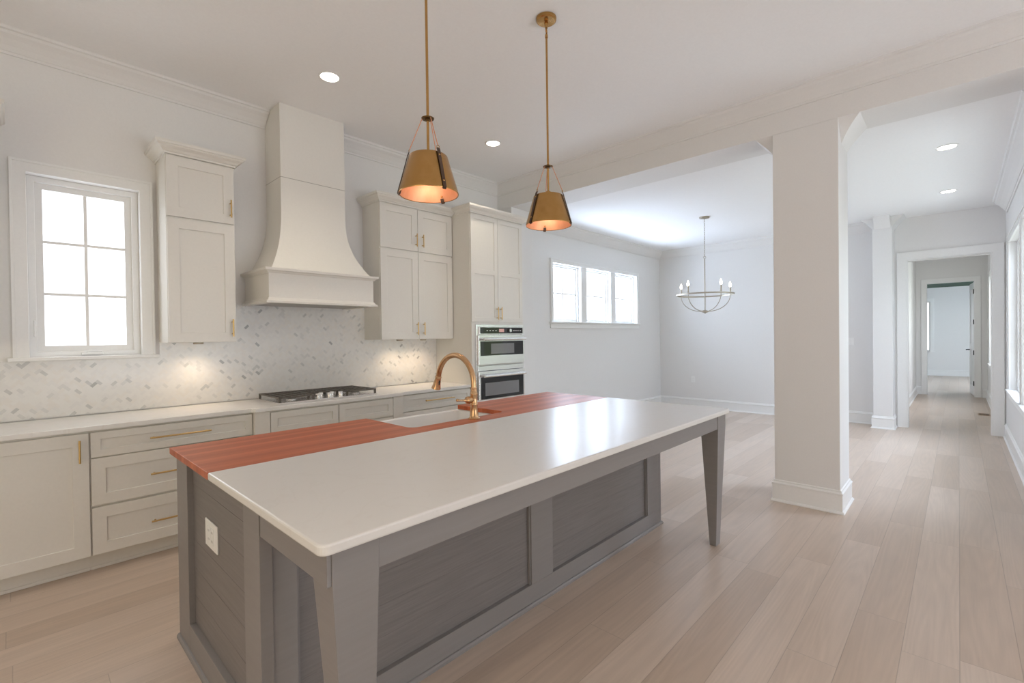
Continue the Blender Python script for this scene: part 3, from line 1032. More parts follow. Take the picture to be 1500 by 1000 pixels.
# wall oven
o = thing('wall_oven', 'stainless steel double wall oven in the tall ivory cabinet', 'oven', (3.85, 4.0, 0.715))
part('body', B(3.474, 4.221, TY + 0.001, 4.40, 0.718, 1.557), M['steel'], o)
fr = part('trim_frame', wall_with_holes(3.463, 4.232, 0.708, 1.562, [(3.50, 4.20, 0.73, 1.54)], 'y', TY - 0.012, TY - 0.0005), M['steel'], o, bevel=0.002)
cp = part('control_panel', B(3.50, 4.20, TY - 0.03, TY, 1.452, 1.540), M['steel'], o, bevel=0.003)
cg_ = part('control_glass', B(3.509, 4.192, TY - 0.034, TY - 0.03, 1.463, 1.532), M['blackglass'], cp)
part('display', B(3.795, 3.875, TY - 0.0355, TY - 0.034, 1.480, 1.516), M['display'], cp)
bm = bmesh.new()
tube(bm, [(3.965, TY - 0.034, 1.498), (3.965, TY - 0.055, 1.498)], 0.019, 20)
part('dial', bm, M['steel'], cp, smooth=True)
for k, x in enumerate((3.60, 3.645, 3.69, 3.735, 4.03, 4.065, 4.10, 4.14)):
    part('button', B(x, x + 0.02, TY - 0.0352, TY - 0.034, 1.492, 1.500), M['plate'], cp)


def oven_door(z0, z1, g0, g1, w, hz):
    dr = part('door', B(3.478, 4.222, TY - 0.035, TY - 0.001, z0, z1), M['steel'], o, bevel=0.004)
    part('glass', B(3.506, 4.194, TY - 0.039, TY - 0.035, g0, g1), M['blackglass'], dr, bevel=0.001)
    part('window', B(w[0], w[1], TY - 0.0405, TY - 0.039, w[2], w[3]), M['ovenwin'], dr)
    bm = tube(bmesh.new(), [(3.515, TY - 0.085, hz), (4.185, TY - 0.085, hz)], 0.016, 16)
    for x in (3.545, 4.155):
        tube(bm, [(x, TY - 0.085, hz), (x, TY - 0.036, hz)], 0.011, 10)
    part('handle', bm, M['steel'], dr, smooth=True)


oven_door(1.118, 1.448, 1.219, 1.378, (3.66, 4.035, 1.238, 1.352), 1.402)
part('vent_strip', B(3.478, 4.222, TY - 0.02, TY - 0.001, 1.052, 1.114), M['steel'], o, bevel=0.002)
for k in range(2):
    part('vent_slot', B(3.50, 4.20, TY - 0.0212, TY - 0.02, 1.104 - 0.056 * k, 1.108 - 0.056 * k), M['grey_slot'], o)
oven_door(0.735, 1.048, 0.74, 0.985, (3.565, 4.11, 0.775, 0.918), 0.998)

# ------------------------------------------------------------------ range hood
h = thing('range_hood', 'ivory range hood with curved flare above the cooktop', 'range hood', (1.85, 4.2, 1.715))
rings = []
bm = bmesh.new()
zs = [ZK - 0.001, 2.79, 2.52] + [2.52 - 0.537 * t / 12 for t in range(1, 13)]
for z in zs:
    t = max(0.0, (2.52 - z) / 0.537)
    k = t ** 2.3
    x0, x1, y0 = 1.566 - 0.160 * k, 2.135 + 0.145 * k, 4.119 - 0.195 * k
    rings.append([bm.verts.new(p) for p in ((x0, YB - 0.001, z), (x0, y0, z), (x1, y0, z), (x1, YB - 0.001, z))])
for a, b in zip(rings, rings[1:]):
    for k in range(4):
        bm.faces.new((a[k], a[(k + 1) % 4], b[(k + 1) % 4], b[k]))
bm.faces.new(rings[0]); bm.faces.new(rings[-1])
bmesh.ops.recalc_face_normals(bm, faces=bm.faces)
part('chimney', bm, M['cab'], h, smooth=25)
part('seam', B(1.5655, 2.1355, 4.1185, 4.449, 2.7885, 2.7925), M['under'], h)
part('apron', B(1.382, 2.288, 3.905, YB - 0.001, 1.735, 1.972), M['cab'], h, bevel=0.002)
part('top_ledge', sweep(bmesh.new(), [(1.382, YB - 0.001), (1.382, 3.905), (2.288, 3.905), (2.288, YB - 0.001)], [(o_, z) for o_, z in ((0, 1.950), (0.006, 1.950), (0.018, 1.963), (0.034, 1.970), (0.036, 1.988), (-0.1, 1.988), (-0.1, 1.972), (0, 1.972))]), M['cab'], h)
part('bottom_ledge', sweep(bmesh.new(), [(1.382, YB - 0.001), (1.382, 3.905), (2.288, 3.905), (2.288, YB - 0.001)], [(o_, z) for o_, z in ((-0.03, 1.716), (0.026, 1.716), (0.027, 1.730), (0.012, 1.740), (0.002, 1.758), (0, 1.758), (0, 1.735), (-0.03, 1.735))]), M['cab'], h)
part('liner', B(1.42, 2.25, 3.94, YB - 0.02, 1.722, 1.7345), M['under'], h)

# ------------------------------------------------------------------ cooktop
k = thing('gas_cooktop', 'stainless gas cooktop with black grates set in the back worktop', 'cooktop', (1.865, 4.115, 0.916))
part('tray', B(1.432, 2.298, 3.882, 4.345, 0.9155, 0.926), M['steel'], k, bevel=0.003)


def grate(x0, x1, y0, y1, nx, ny, notch=None):
    """cast iron grate: rim on feet with close bars"""
    bm = bmesh.new()
    zt, zb, b = 0.968, 0.957, 0.011
    for (a0, a1, b0, b1) in ((x0, x1, y0, y0 + b), (x0, x1, y1 - b, y1), (x0, x0 + b, y0, y1), (x1 - b, x1, y0, y1)):
        box(bm, a0, a1, b0, b1, zb, zt)
    for i in range(1, nx):
        x = x0 + (x1 - x0) * i / nx
        box(bm, x - 0.0045, x + 0.0045, y0 + b, y1 - b, zb + 0.002, zt)
    for i in range(1, ny):
        y = y0 + (y1 - y0) * i / ny
        box(bm, x0 + b, x1 - b, y - 0.0045, y + 0.0045, zb + 0.002, zt)
    for (x, y) in ((x0, y0), (x1 - 0.016, y0), (x0, y1 - 0.016), (x1 - 0.016, y1 - 0.016)):
        box(bm, x, x + 0.016, y, y + 0.016, 0.9262, zb + 0.002)
    return bm


part('grate', grate(1.438, 1.725, 3.892, 4.338, 5, 6), M['iron'], k, bevel=0.002)
part('grate', grate(1.729, 2.001, 4.035, 4.338, 4, 5), M['iron'], k, bevel=0.002)
part('grate', grate(2.005, 2.292, 3.892, 4.338, 5, 6), M['iron'], k, bevel=0.002)
for (x, y, rr) in ((1.58, 4.01, 0.036), (1.58, 4.22, 0.042), (1.865, 4.18, 0.052), (2.15, 4.01, 0.042), (2.15, 4.22, 0.036)):
    bn = part('burner', lathe(bmesh.new(), [(0, 0), (rr * 1.15, 0), (rr * 1.1, 0.008), (rr * 0.95, 0.010), (rr * 0.95, 0.013), (0, 0.013)], (x, y, 0.926), 24), M['steel'], k, smooth=True)
    part('burner_cap', lathe(bmesh.new(), [(0, 0.0131), (rr * 0.85, 0.0131), (rr * 0.85, 0.016), (rr * 0.6, 0.0165), (0, 0.0165)], (x, y, 0.926), 24), M['iron'], bn, smooth=True)
for (x, y) in ((1.765, 3.925), (1.815, 3.985), (1.865, 3.925), (1.915, 3.985), (1.965, 3.925)):
    part('knob', lathe(bmesh.new(), [(0, 0), (0.024, 0), (0.026, 0), (0.026, 0.005), (0.021, 0.008), (0.020, 0.036), (0.017, 0.041), (0, 0.041)], (x, y, 0.926), 20), M['steel'], k, smooth=True)

# ------------------------------------------------------------------ puck lights under the upper cabinets
def puck(x, y, label, watts):
    t = thing('under_cabinet_light', label, 'light', (x, y, 1.398), group='puck lights under the upper cabinets')
    part('housing', lathe(bmesh.new(), [(0, 0.013), (0.034, 0.013), (0.034, 0.002), (0.028, 0), (0.026, 0.003), (0, 0.003)], (x, y, 1.398), 24), M['nickel'], t, smooth=True)
    part('lens', lathe(bmesh.new(), [(0, 0.001), (0.025, 0.001), (0.025, 0.0029), (0, 0.0029)], (x, y, 1.398), 24), M['lens'], t)
    l = bpy.data.lights.new('lamp', 'SPOT')
    l.energy = watts; l.color = (1.0, 0.76, 0.52); l.spot_size = R(140); l.spot_blend = 1.0; l.shadow_soft_size = 0.03
    lo = bpy.data.objects.new('lamp', l)
    COL.objects.link(lo)
    lo.parent = t
    lo.location = (0, 0, -0.006)


puck(0.99, 4.27, 'puck light under the upper cabinet beside the window', 5.5)
puck(2.80, 4.27, 'left puck light under the four door upper cabinet', 5.5)
puck(3.10, 4.27, 'right puck light under the four door upper cabinet', 5.5)

# ------------------------------------------------------------------ island
IX0, IX1 = 0.535, 3.352      # base ends
IY0, IY1 = 1.640, 2.735      # base front (towards -Y) and back
IT = 0.8845
isl = thing('kitchen_island', 'grey painted kitchen island with shiplap panels and tapered legs', 'island', (1.94, 2.19, 0))
# core: open above the sink
part('carcass', wall_with_holes(IX0 + 0.028, IX1 - 0.028, 0.0, IT, [], 'y', IY0 + 0.028, 2.18), M['island'], isl)
bm = wall_with_holes(IX0 + 0.028, IX1 - 0.028, 0.0, IT, [(1.50, 2.35, 0.655, IT)], 'y', 2.181, IY1)
part('rear_carcass', bm, M['island'], isl)


def grooved(org, U, V, Nn, w, h, pitch, t):
    """shiplap: boards with fine shadow gaps"""
    vs = [0.0]; deps = []
    z = pitch
    while z < h - 0.02:
        vs += [z - 0.0009, z + 0.0009]; deps += [0.0, 0.0008]
        z += pitch
    vs.append(h); deps.append(0.0)
    return panel(bmesh.new(), org, U, V, Nn, [0, w], vs, [deps], t)


FR = 0.135
# left end (faces -X): posts, rail and shiplap field
part('corner_post', B(IX0, IX0 + 0.03, 2.545, IY1, 0.0, IT), M['island'], isl, bevel=0.0015)
part('corner_post', B(IX0, IX0 + 0.0399, IY0 - 0.006, 1.785, 0.0, IT), M['island'], isl, bevel=0.0015)
part('base_rail', B(IX0, IX0 + 0.03, 1.7855, 2.5445, 0.0, FR), M['island'], isl, bevel=0.0015)
part('shiplap_panel', grooved((IX0 + 0.024, 2.5445, FR + 0.0005), (0, -1, 0), (0, 0, 1), (-1, 0, 0), 0.759, IT - FR - 0.001, 0.128, 0.0035 + 0.0005), M['islandx'], isl)
# right end (faces +X)
part('end_panel', panel(bmesh.new(), (IX1, IY0 + 0.0, 0.0), (0, 1, 0), (0, 0, 1), (1, 0, 0), [0, 0.12, IY1 - IY0 - 0.19, IY1 - IY0], [0, FR, IT - 0.02, IT],
     [[0, 0, 0], [0, 0.02, 0], [0, 0, 0]], 0.0279), M['island'], isl, bevel=0.0015)
# front frame (faces -Y)
yf = IY0
front_x0 = IX0 + 0.040
part('base_rail', B(front_x0, IX1 - 0.0285, yf, yf + 0.0275, 0.0, FR - 0.02), M['island'], isl, bevel=0.0015)
part('top_rail', B(front_x0, IX1 - 0.0285, yf, yf + 0.0275, 0.775, IT), M['island'], isl, bevel=0.0015)
for a, b in ((front_x0, 0.655), (1.865, 2.045), (3.145, IX1 - 0.0285)):
    part('stile', B(a, b, yf, yf + 0.0275, FR - 0.0195, 0.7745), M['island'], isl, bevel=0.0015)
for a, b in ((0.6555, 1.8645), (2.0455, 3.1445)):
    part('shiplap_panel', grooved((a, yf + 0.022, FR - 0.0195), (1, 0, 0), (0, 0, 1), (0, -1, 0), b - a, 0.774 - FR + 0.019, 0.128, 0.004), M['islandx'], isl)
    for (c0, c1) in ((a, a + 0.008), (b - 0.008, b)):
        part('bead', B(c0, c1, yf + 0.008, yf + 0.0215, FR - 0.019, 0.774), M['island'], isl)
part('shoe_moulding', sweep(bmesh.new(), [(IX0, IY1), (IX0, IY0), (IX1, IY0), (IX1, IY1)], [(o_, z) for o_, z in ((0, 0), (0.013, 0), (0.012, 0.012), (0.006, 0.019), (0, 0.020))]), M['island'], isl)
# overhang apron and tapered legs
AY = 1.160
part('apron', B(0.686, 3.204, AY + 0.004, AY + 0.026, 0.793, IT), M['island'], isl, bevel=0.0015)
part('apron', B(IX0 + 0.003, IX0 + 0.0155, AY + 0.004, IY0 - 0.0065, 0.793, IT), M['island'], isl, bevel=0.0015)
part('apron', B(3.3395, 3.352, AY + 0.004, IY0 - 0.0005, 0.793, IT), M['island'], isl, bevel=0.0015)


def leg(xo, sgn):
    """xo = outer side x; sgn = +1 when the island lies towards +X"""
    bm = bmesh.new()
    w, dpt = 0.147, 0.117
    def X(a): return xo + sgn * a
    levels = [(0.0, 0.060, 0.128, AY + 0.026, AY + 0.070), (0.793, 0.0125, w, AY, AY + dpt), (IT, 0.0125, w, AY, AY + dpt)]
    rg = []
    for z, a, b, y0, y1 in levels:
        rg.append([bm.verts.new(p) for p in ((X(a), y0, z), (X(b), y0, z), (X(b), y1, z), (X(a), y1, z))])
    for p, q in zip(rg, rg[1:]):
        for i in range(4):
            bm.faces.new((p[i], p[(i + 1) % 4], q[(i + 1) % 4], q[i]))
    bm.faces.new(rg[0]); bm.faces.new(rg[-1])
    bmesh.ops.recalc_face_normals(bm, faces=bm.faces)
    return bm


part('leg', leg(0.538, 1), M['island'], isl, bevel=0.002)
part('leg', leg(3.352, -1), M['island'], isl, bevel=0.002)

# outlet on the island's left end
def outlet(p, U, Nn, label, name='electrical_outlet', w=0.115, hh=0.115, gangs=1, cat='outlet'):
    """plate centred on p; U along the wall, Nn out of it"""
    p, U, Nn = Vector(p), Vector(U), Vector(Nn)
    t = thing(name, label, cat, p - Vector((0, 0, hh / 2)))
    def slab(u0, u1, v0, v1, n0, n1):
        bm = bmesh.new()
        vs = [p + U * u + Vector((0, 0, v)) + Nn * n for n in (n0, n1) for v in (v0, v1) for u in (u0, u1)]
        v = [bm.verts.new(q) for q in vs]
        for f in ((0, 1, 3, 2), (4, 5, 7, 6), (0, 1, 5, 4), (2, 3, 7, 6), (0, 2, 6, 4), (1, 3, 7, 5)):
            bm.faces.new([v[i] for i in f])
        bmesh.ops.recalc_face_normals(bm, faces=bm.faces)
        return bm
    part('plate', slab(-w / 2, w / 2, -hh / 2, hh / 2, 0.0, 0.006), M['plate'], t, bevel=0.002)
    for g in range(gangs):
        c0 = (g - (gangs - 1) / 2) * 0.046
        ins = part('receptacle', slab(c0 - 0.017, c0 + 0.017, -0.034, 0.034, 0.006, 0.0085), M['plate'], t, bevel=0.001)
        if cat == 'outlet':
            for zz in (-0.018, 0.018):
                for uu in (-0.006, 0.006):
                    part('slot', slab(c0 + uu - 0.001, c0 + uu + 0.001, zz - 0.004, zz + 0.004, 0.0085, 0.0088), M['grey_slot'], ins)
    return t


outlet((IX0 + 0.0238, 2.25, 0.618), (0, -1, 0), (-1, 0, 0), 'white double outlet plate on the shiplap end of the island', w=0.165, hh=0.112, gangs=2)
outlet((XF - 0.0005, 3.77, 0.55), (0, 1, 0), (-1, 0, 0), 'small white outlet on the dining far wall above its baseboard', w=0.072)
outlet((XF - 0.0005, 1.24, 1.28), (0, 1, 0), (-1, 0, 0), 'white light switch on the far wall right of the column', name='light_switch', w=0.075, cat='switch')

# island tops
WX0, WX1, WY0, WY1 = 0.511, 3.372, 2.113, 2.752
SX0, SX1, SY0 = 1.548, 2.305, 2.252
pts = [(WX0, WY0), (WX1, WY0), (WX1, WY1), (SX1, WY1)]
rr = 0.05
for a in range(0, 7):
    t = R(a * 15)
    pts.append((SX1 - rr + rr * math.cos(t), SY0 + rr - rr * math.sin(t)))
for a in range(0, 7):
    t = R(90 - a * 15)
    pts.append((SX0 + rr - rr * math.cos(t), SY0 + rr - rr * math.sin(t)))
pts += [(SX0, WY1), (WX0, WY1)]
solid('wooden_worktop', prism(bmesh.new(), pts, 2, 0.885, 0.915), M['cherry'], 'reddish butcher block worktop along the sink side of the island', 'countertop', bevel=0.0015)
cq = 0.028
qp = [(WX0, WY0 - 0.0006)]
for (cx, cy, a0) in ((WX0 + cq, 1.137 + cq, 180), (WX1 - cq, 1.137 + cq, 270)):
    for a in range(0, 7):
        t = R(a0 + a * 15)
        qp.append((cx + cq * math.cos(t), cy + cq * math.sin(t)))
qp.append((WX1, WY0 - 0.0006))
solid('island_countertop', prism(bmesh.new(), qp, 2, 0.885, 0.915), M['quartz'], 'large white quartz top on the seating side of the island', 'countertop', bevel=0.006)

# farmhouse sink under the wooden top
s = thing('farmhouse_sink', 'white apron front sink in the wooden island worktop', 'sink', (1.9265, 2.5, 0.66))
bm = bmesh.new()
x0, x1, y0, y1 = 1.515, 2.338, 2.218, 2.775


def rrect(x0, x1, y0, y1, z, r, n=5):
    o_ = []
    for (cx, cy, a0) in ((x1 - r, y1 - r, 0), (x0 + r, y1 - r, 90), (x0 + r, y0 + r, 180), (x1 - r, y0 + r, 270)):
        for a in range(n + 1):
            t = R(a0 + 90 * a / n)
            o_.append((cx + r * math.cos(t), cy + r * math.sin(t), z))
    return o_


rg = [[bm.verts.new(p) for p in q] for q in (
    rrect(x0 + 0.01, x1 - 0.01, y0 + 0.01, y1 - 0.01, 0.662, 0.02), rrect(x0, x1, y0, y1, 0.672, 0.02), rrect(x0, x1, y0, y1, 0.878, 0.02), rrect(x0 + 0.005, x1 - 0.005, y0 + 0.005, y1 - 0.005, 0.8838, 0.02),
    rrect(x0 + 0.022, x1 - 0.022, y0 + 0.022, y1 - 0.022, 0.8838, 0.03), rrect(x0 + 0.028, x1 - 0.028, y0 + 0.028, y1 - 0.028, 0.876, 0.035),
    rrect(x0 + 0.034, x1 - 0.034, y0 + 0.034, y1 - 0.034, 0.700, 0.05), rrect(x0 + 0.06, x1 - 0.06, y0 + 0.06, y1 - 0.06, 0.684, 0.05))]
for a, b in zip(rg, rg[1:]):
    n = len(a)
    for i in range(n):
        bm.faces.new((a[i], a[(i + 1) % n], b[(i + 1) % n], b[i]))
bm.faces.new(rg[0]); bm.faces.new(rg[-1])
bmesh.ops.recalc_face_normals(bm, faces=bm.faces)
part('basin', bm, M['ceramic'], s, smooth=35)
part('drain', lathe(bmesh.new(), [(0, 0.001), (0.042, 0.001), (0.045, 0.003), (0.03, 0.004), (0, 0.0025)], (1.93, 2.5, 0.684), 24), M['steel'], s, smooth=True)

# faucet
fx, fy = 1.975, 2.200
f = thing('kitchen_faucet', 'champagne bronze gooseneck faucet with side lever beside the sink', 'faucet', (fx, fy, 0.9155))
part('body', lathe(bmesh.new(), [(0, 0), (0.036, 0), (0.036, 0.006), (0.031, 0.010), (0.029, 0.014), (0.027, 0.020), (0.0235, 0.055), (0.0225, 0.085), (0.024, 0.088), (0.024, 0.093), (0.0225, 0.096), (0.0225, 0.150), (0.0245, 0.154), (0.0245, 0.160), (0.0215, 0.164), (0.019, 0.185), (0.021, 0.188), (0.021, 0.194), (0.018, 0.197), (0.018, 0.203), (0, 0.203)], (fx, fy, 0.9155), 28), M['bronze'], f, smooth=True)
AR, AZ = 0.178, 1.132
pp = [(fx, fy, 1.105)]
for a in range(0, 33):
    t = R(180 - a * 170 / 32)
    pp.append((fx, fy + AR + AR * math.cos(t), AZ + AR * math.sin(t)))
part('spout', tube(bmesh.new(), pp, 0.0175, 18), M['bronze'], f, smooth=True)
e, e2 = Vector(pp[-1]), (Vector(pp[-1]) - Vector(pp[-2])).normalized()
e2 = (e2 + Vector((0, 0.12, 0))).normalized()
sh = part('spray_head', tube(bmesh.new(), [e - e2 * 0.004, e, e + e2 * 0.004, e + e2 * 0.008, e + e2 * 0.012, e + e2 * 0.06, e + e2 * 0.085, e + e2 * 0.088], [0.018, 0.022, 0.022, 0.0195, 0.0195, 0.026, 0.032, 0.029], 20), M['bronze'], f, smooth=True)
bq = e + e2 * 0.045 + Vector((0.0, -0.021, 0))
part('spray_button', tube(bmesh.new(), [bq - e2 * 0.018, bq - e2 * 0.013, bq + e2 * 0.013, bq + e2 * 0.018], [0.003, 0.0065, 0.0065, 0.003], 10), M['black'], sh, smooth=True)
lz = 0.9155 + 0.122
lv = part('lever', tube(bmesh.new(), [(fx - 0.015, fy, lz), (fx - 0.03, fy, lz), (fx - 0.045, fy, lz), (fx - 0.060, fy, lz), (fx - 0.066, fy, lz), (fx - 0.074, fy, lz + 0.001), (fx - 0.110, fy, lz + 0.005), (fx - 0.130, fy, lz + 0.008), (fx - 0.138, fy, lz + 0.009), (fx - 0.142, fy, lz + 0.0095)],
     [0.017, 0.021, 0.024, 0.021, 0.012, 0.0075, 0.006, 0.0085, 0.0095, 0.004], 16), M['bronze'], f, smooth=True)


# ------------------------------------------------------------------ pendants
def pendant(x, y, ang, label):
    t = thing('pendant_lamp', label, 'lamp', (x, y, 2.118), group='brass pendant lamps over the island')
    z0, z1 = 2.118, 2.303
    rb, rt = 0.1435, 0.0925
    th = 0.0025
    sh = part('shade', lathe(bmesh.new(), [(rb, 0), (rb + 0.0015, 0.004), (rt + 0.001, 0.181), (rt - 0.003, 0.185), (0.018, 0.188), (0.018, 0.184), (rt - 0.006, 0.181), (rt - th, 0.177), (rb - th, 0.002)], (x, y, z0), 56, closed=True), M['brass'], t, smooth=35)
    part('lining', lathe(bmesh.new(), [(rb - th - 0.0004, 0.002), (rt - th - 0.0006, 0.176), (rt - 0.012, 0.180), (0.019, 0.183), (0.019, 0.1825), (rt - 0.013, 0.1795), (rt - th - 0.0014, 0.1755), (rb - th - 0.0014, 0.002)], (x, y, z0), 56, closed=True), M['copper'], sh, smooth=35)
    part('finial', lathe(bmesh.new(), [(0, 0.186), (0.026, 0.186), (0.026, 0.194), (0.019, 0.200), (0.016, 0.212), (0.010, 0.216), (0, 0.216)], (x, y, z0), 24), M['brass'], t, smooth=True)
    part('rod', tube(bmesh.new(), [(x, y, 2.32), (x, y, 3.29)], 0.0065, 12), M['brass'], t, smooth=True)
    part('collar', lathe(bmesh.new(), [(0.0066, 0), (0.014, 0), (0.014, 0.004), (0.030, 0.006), (0.031, 0.010), (0.012, 0.012), (0.010, 0.020), (0.0066, 0.020)], (x, y, 2.478), 24, closed=True), M['dark_bronze'], t, smooth=True)
    part('canopy', lathe(bmesh.new(), [(0, -0.022), (0.054, -0.022), (0.062, -0.016), (0.064, -0.004), (0.064, -0.0005), (0, -0.0005)], (x, y, ZK), 36), M['brass'], t, smooth=35)
    bm = lathe(bmesh.new(), [(0, 0), (0.008, 0), (0.008, 0.012), (0.013, 0.018), (0.013, 0.034), (0.010, 0.040), (0, 0.040)], (x, y, ZK - 0.062), 16)
    part('swivel', bm, M['brass'], t, smooth=True)
    bm = torus(bmesh.new(), (0, 0, 0), 0.0165, 0.0032, 20, 8)
    bmesh.ops.rotate(bm, verts=bm.verts, matrix=Matrix.Rotation(PI / 2, 3, 'X'))
    bmesh.ops.translate(bm, verts=bm.verts, vec=(x, y, ZK - 0.078))
    part('link', bm, M['brass'], t, smooth=True)
    part('rod_cap', lathe(bmesh.new(), [(0, 0), (0.009, 0), (0.009, 0.018), (0.005, 0.026), (0, 0.026)], (x, y, ZK - 0.122), 16), M['brass'], t, smooth=True)
    for j in range(3):
        a = ang + j * 2 * PI / 3
        dx, dy = math.cos(a), math.sin(a)
        tx, ty = -dy, dx
        # leather strap over the outside of the shade, curling under the rim
        bm = bmesh.new()
        w, pt = 0.0085, 0.0028
        prof = [(rt - 0.002, 0.199), (rt + 0.0035, 0.186), (rb + 0.0035, 0.002), (rb - 0.001, -0.004), (rb - 0.007, 0.004), (rb - 0.011, 0.017)]
        rows = []
        for i, (rad, z) in enumerate(prof):
            out = pt if i < 3 else (pt if i == 3 else -pt)
            zz = z - (pt if i == 3 else 0)
            rows.append([bm.verts.new((x + dx * q + tx * u, y + dy * q + ty * u, z0 + h_)) for (q, u, h_) in
                         ((rad, -w, z), (rad, w, z), (rad + (out if i != 3 else 0), w, zz), (rad + (out if i != 3 else 0), -w, zz))])
        for p_, q_ in zip(rows, rows[1:]):
            for i in range(4):
                bm.faces.new((p_[i], p_[(i + 1) % 4], q_[(i + 1) % 4], q_[i]))
        bm.faces.new(rows[0]); bm.faces.new(rows[-1])
        bmesh.ops.recalc_face_normals(bm, faces=bm.faces)
        st = part('strap', bm, M['leather'], t)
        for zz in (0.165, 0.035):
            rad = rb + (rt - rb) * zz / 0.185 + 0.0055
            p0 = Vector((x + dx * rad, y + dy * rad, z0 + zz)); nn = Vector((dx, dy, 0.27)).normalized()
            part('rivet', tube(bmesh.new(), [p0 - nn * 0.001, p0 + nn * 0.001, p0 + nn * 0.003], [0.0055, 0.005, 0.002], 12), M['brass'], st, smooth=True)
        p0 = Vector((x + dx * (rb - 0.0135), y + dy * (rb - 0.0135), z0 + 0.026)); nn = Vector((-dx, -dy, 0))
        part('rivet', tube(bmesh.new(), [p0 - nn * 0.001, p0 + nn * 0.002, p0 + nn * 0.004], [0.0055, 0.005, 0.002], 12), M['brass'], st, smooth=True)
        # eyelet and suspension wire
        bm = torus(bmesh.new(), (0, 0, 0), 0.0065, 0.0018, 16, 6)
        bmesh.ops.rotate(bm, verts=bm.verts, matrix=Matrix.Rotation(PI / 2, 3, 'X'))
        bmesh.ops.rotate(bm, verts=bm.verts, matrix=Matrix.Rotation(a + PI / 2, 3, 'Z'))
        bmesh.ops.translate(bm, verts=bm.verts, vec=(x + dx * (rt - 0.001), y + dy * (rt - 0.001), z0 + 0.205))
        part('eyelet', bm, M['brass'], st, smooth=True)
        q0 = (x + dx * 0.026, y + dy * 0.026, 2.485)
        q1 = (x + dx * 0.033, y + dy * 0.033, 2.470)
        q2 = (x + dx * (rt - 0.003), y + dy * (rt - 0.003), z0 + 0.212)
        part('wire', tube(bmesh.new(), [q0, q1, q2], 0.0022, 8), M['copper'], t, smooth=True)
    so = part('socket', lathe(bmesh.new(), [(0, 0), (0.018, 0), (0.018, 0.05), (0, 0.05)], (x, y, 2.252), 16), M['brass'], t, smooth=35)
    part('bulb', lathe(bmesh.new(), [(0, 0), (0.012, 0.003), (0.024, 0.016), (0.027, 0.030), (0.022, 0.048), (0.013, 0.062), (0.0, 0.064)], (x, y, 2.188), 20), M['pbulb'], t, smooth=True)
    l = bpy.data.lights.new('lamp', 'POINT')
    l.energy = 0.5; l.color = (1.0, 0.86, 0.70); l.shadow_soft_size = 0.03
    lo = bpy.data.objects.new('lamp', l)
    COL.objects.link(lo)
    lo.parent = t
    lo.location = (0, 0, 0.028)
    return t


va = math.atan2(-1.868, -1.402)           # towards the camera from the left lamp
p1 = pendant(1.402, 1.868, va + R(30), 'brass pendant lamp nearer the window end of the island')
va2 = math.atan2(-1.868, -2.33)
p2 = copy_tree(p1)
p2.location = (2.325, 1.868, 2.118)
p2.rotation_euler = (0, 0, (va2 + R(71)) - (va + R(30)))
p2['label'] = 'brass pendant lamp over the faucet end, nearer the column'


# ------------------------------------------------------------------ recessed ceiling lights
def can(x, y, z, label, watts, color, r0=0.066):
    t = thing('recessed_light', label, 'ceiling light', (x, y, z - 0.008), group='recessed ceiling lights')
    part('trim_ring', lathe(bmesh.new(), [(r0, 0.0075), (r0 + 0.016, 0.0075), (r0 + 0.016, 0.004), (r0 + 0.004, 0), (r0, 0.002)], (x, y, z - 0.008), 36, closed=True), M['trim'], t, smooth=True)
    part('lens', lathe(bmesh.new(), [(0, 0.0035), (r0 - 0.0005, 0.0035), (r0 - 0.0005, 0.0072), (0, 0.0072)], (x, y, z - 0.008), 36), M['lens'], t)
    l = bpy.data.lights.new('lamp', 'SPOT')
    l.energy = watts; l.color = color; l.spot_size = R(100); l.spot_blend = 1.0; l.shadow_soft_size = 0.06
    lo = bpy.data.objects.new('lamp', l)
    COL.objects.link(lo)
    lo.parent = t
    lo.location = (0, 0, -0.012)
    return t


WC = (1.0, 0.87, 0.70)
can(1.684, 3.455, ZK, 'recessed ceiling light in front of the range hood', 32, WC)
can(3.418, 3.462, ZK, 'recessed ceiling light in front of the oven cabinet', 32, WC)
for (x, y, w, what) in ((-0.05, 3.455, 30, 'above the window end of the back counter'), (-0.05, 0.35, 58, 'behind the left end of the island'), (1.684, -0.9, 34, 'on the seating side of the island')):  # unseen lamps added to warm and brighten the kitchen
    can(x, y, ZK, 'added ceiling light out of view ' + what, w, WC)
can(5.90, 0.075, ZD, 'nearer recessed ceiling light above the passage', 10, (1, 0.95, 0.88))
can(7.765, 0.088, ZD, 'farther recessed ceiling light above the passage towards the hall', 10, (1, 0.95, 0.88))

# ------------------------------------------------------------------ chandelier
cx, cy = 6.872, 2.657
ch = thing('chandelier', 'slim champagne chandelier with ring and candle bulbs in dining area', 'chandelier', (cx, cy, 1.72))
part('canopy', lathe(bmesh.new(), [(0, 0), (0.02, 0), (0.066, 0.010), (0.070, 0.018), (0.070, 0.0255), (0, 0.0255)], (cx, cy, ZD - 0.026), 32), M['nickel'], ch, smooth=35)
z = ZD - 0.03
i = 0
while z > 2.55:
    bm = torus(bmesh.new(), (0, 0, 0), 0.011, 0.0022, 14, 6)
    for v in bm.verts:
        v.co.x *= 0.65; v.co.y *= 1.75
    bmesh.ops.rotate(bm, verts=bm.verts, matrix=Matrix.Rotation(PI / 2, 3, 'X'))
    if i % 2:
        bmesh.ops.rotate(bm, verts=bm.verts, matrix=Matrix.Rotation(PI / 2, 3, 'Z'))
    bmesh.ops.translate(bm, verts=bm.verts, vec=(cx, cy, z - 0.016))
    part('chain_link', bm, M['nickel'], ch, smooth=True)
    z -= 0.032
    i += 1
bm = torus(bmesh.new(), (0, 0, 0), 0.018, 0.003, 20, 8)
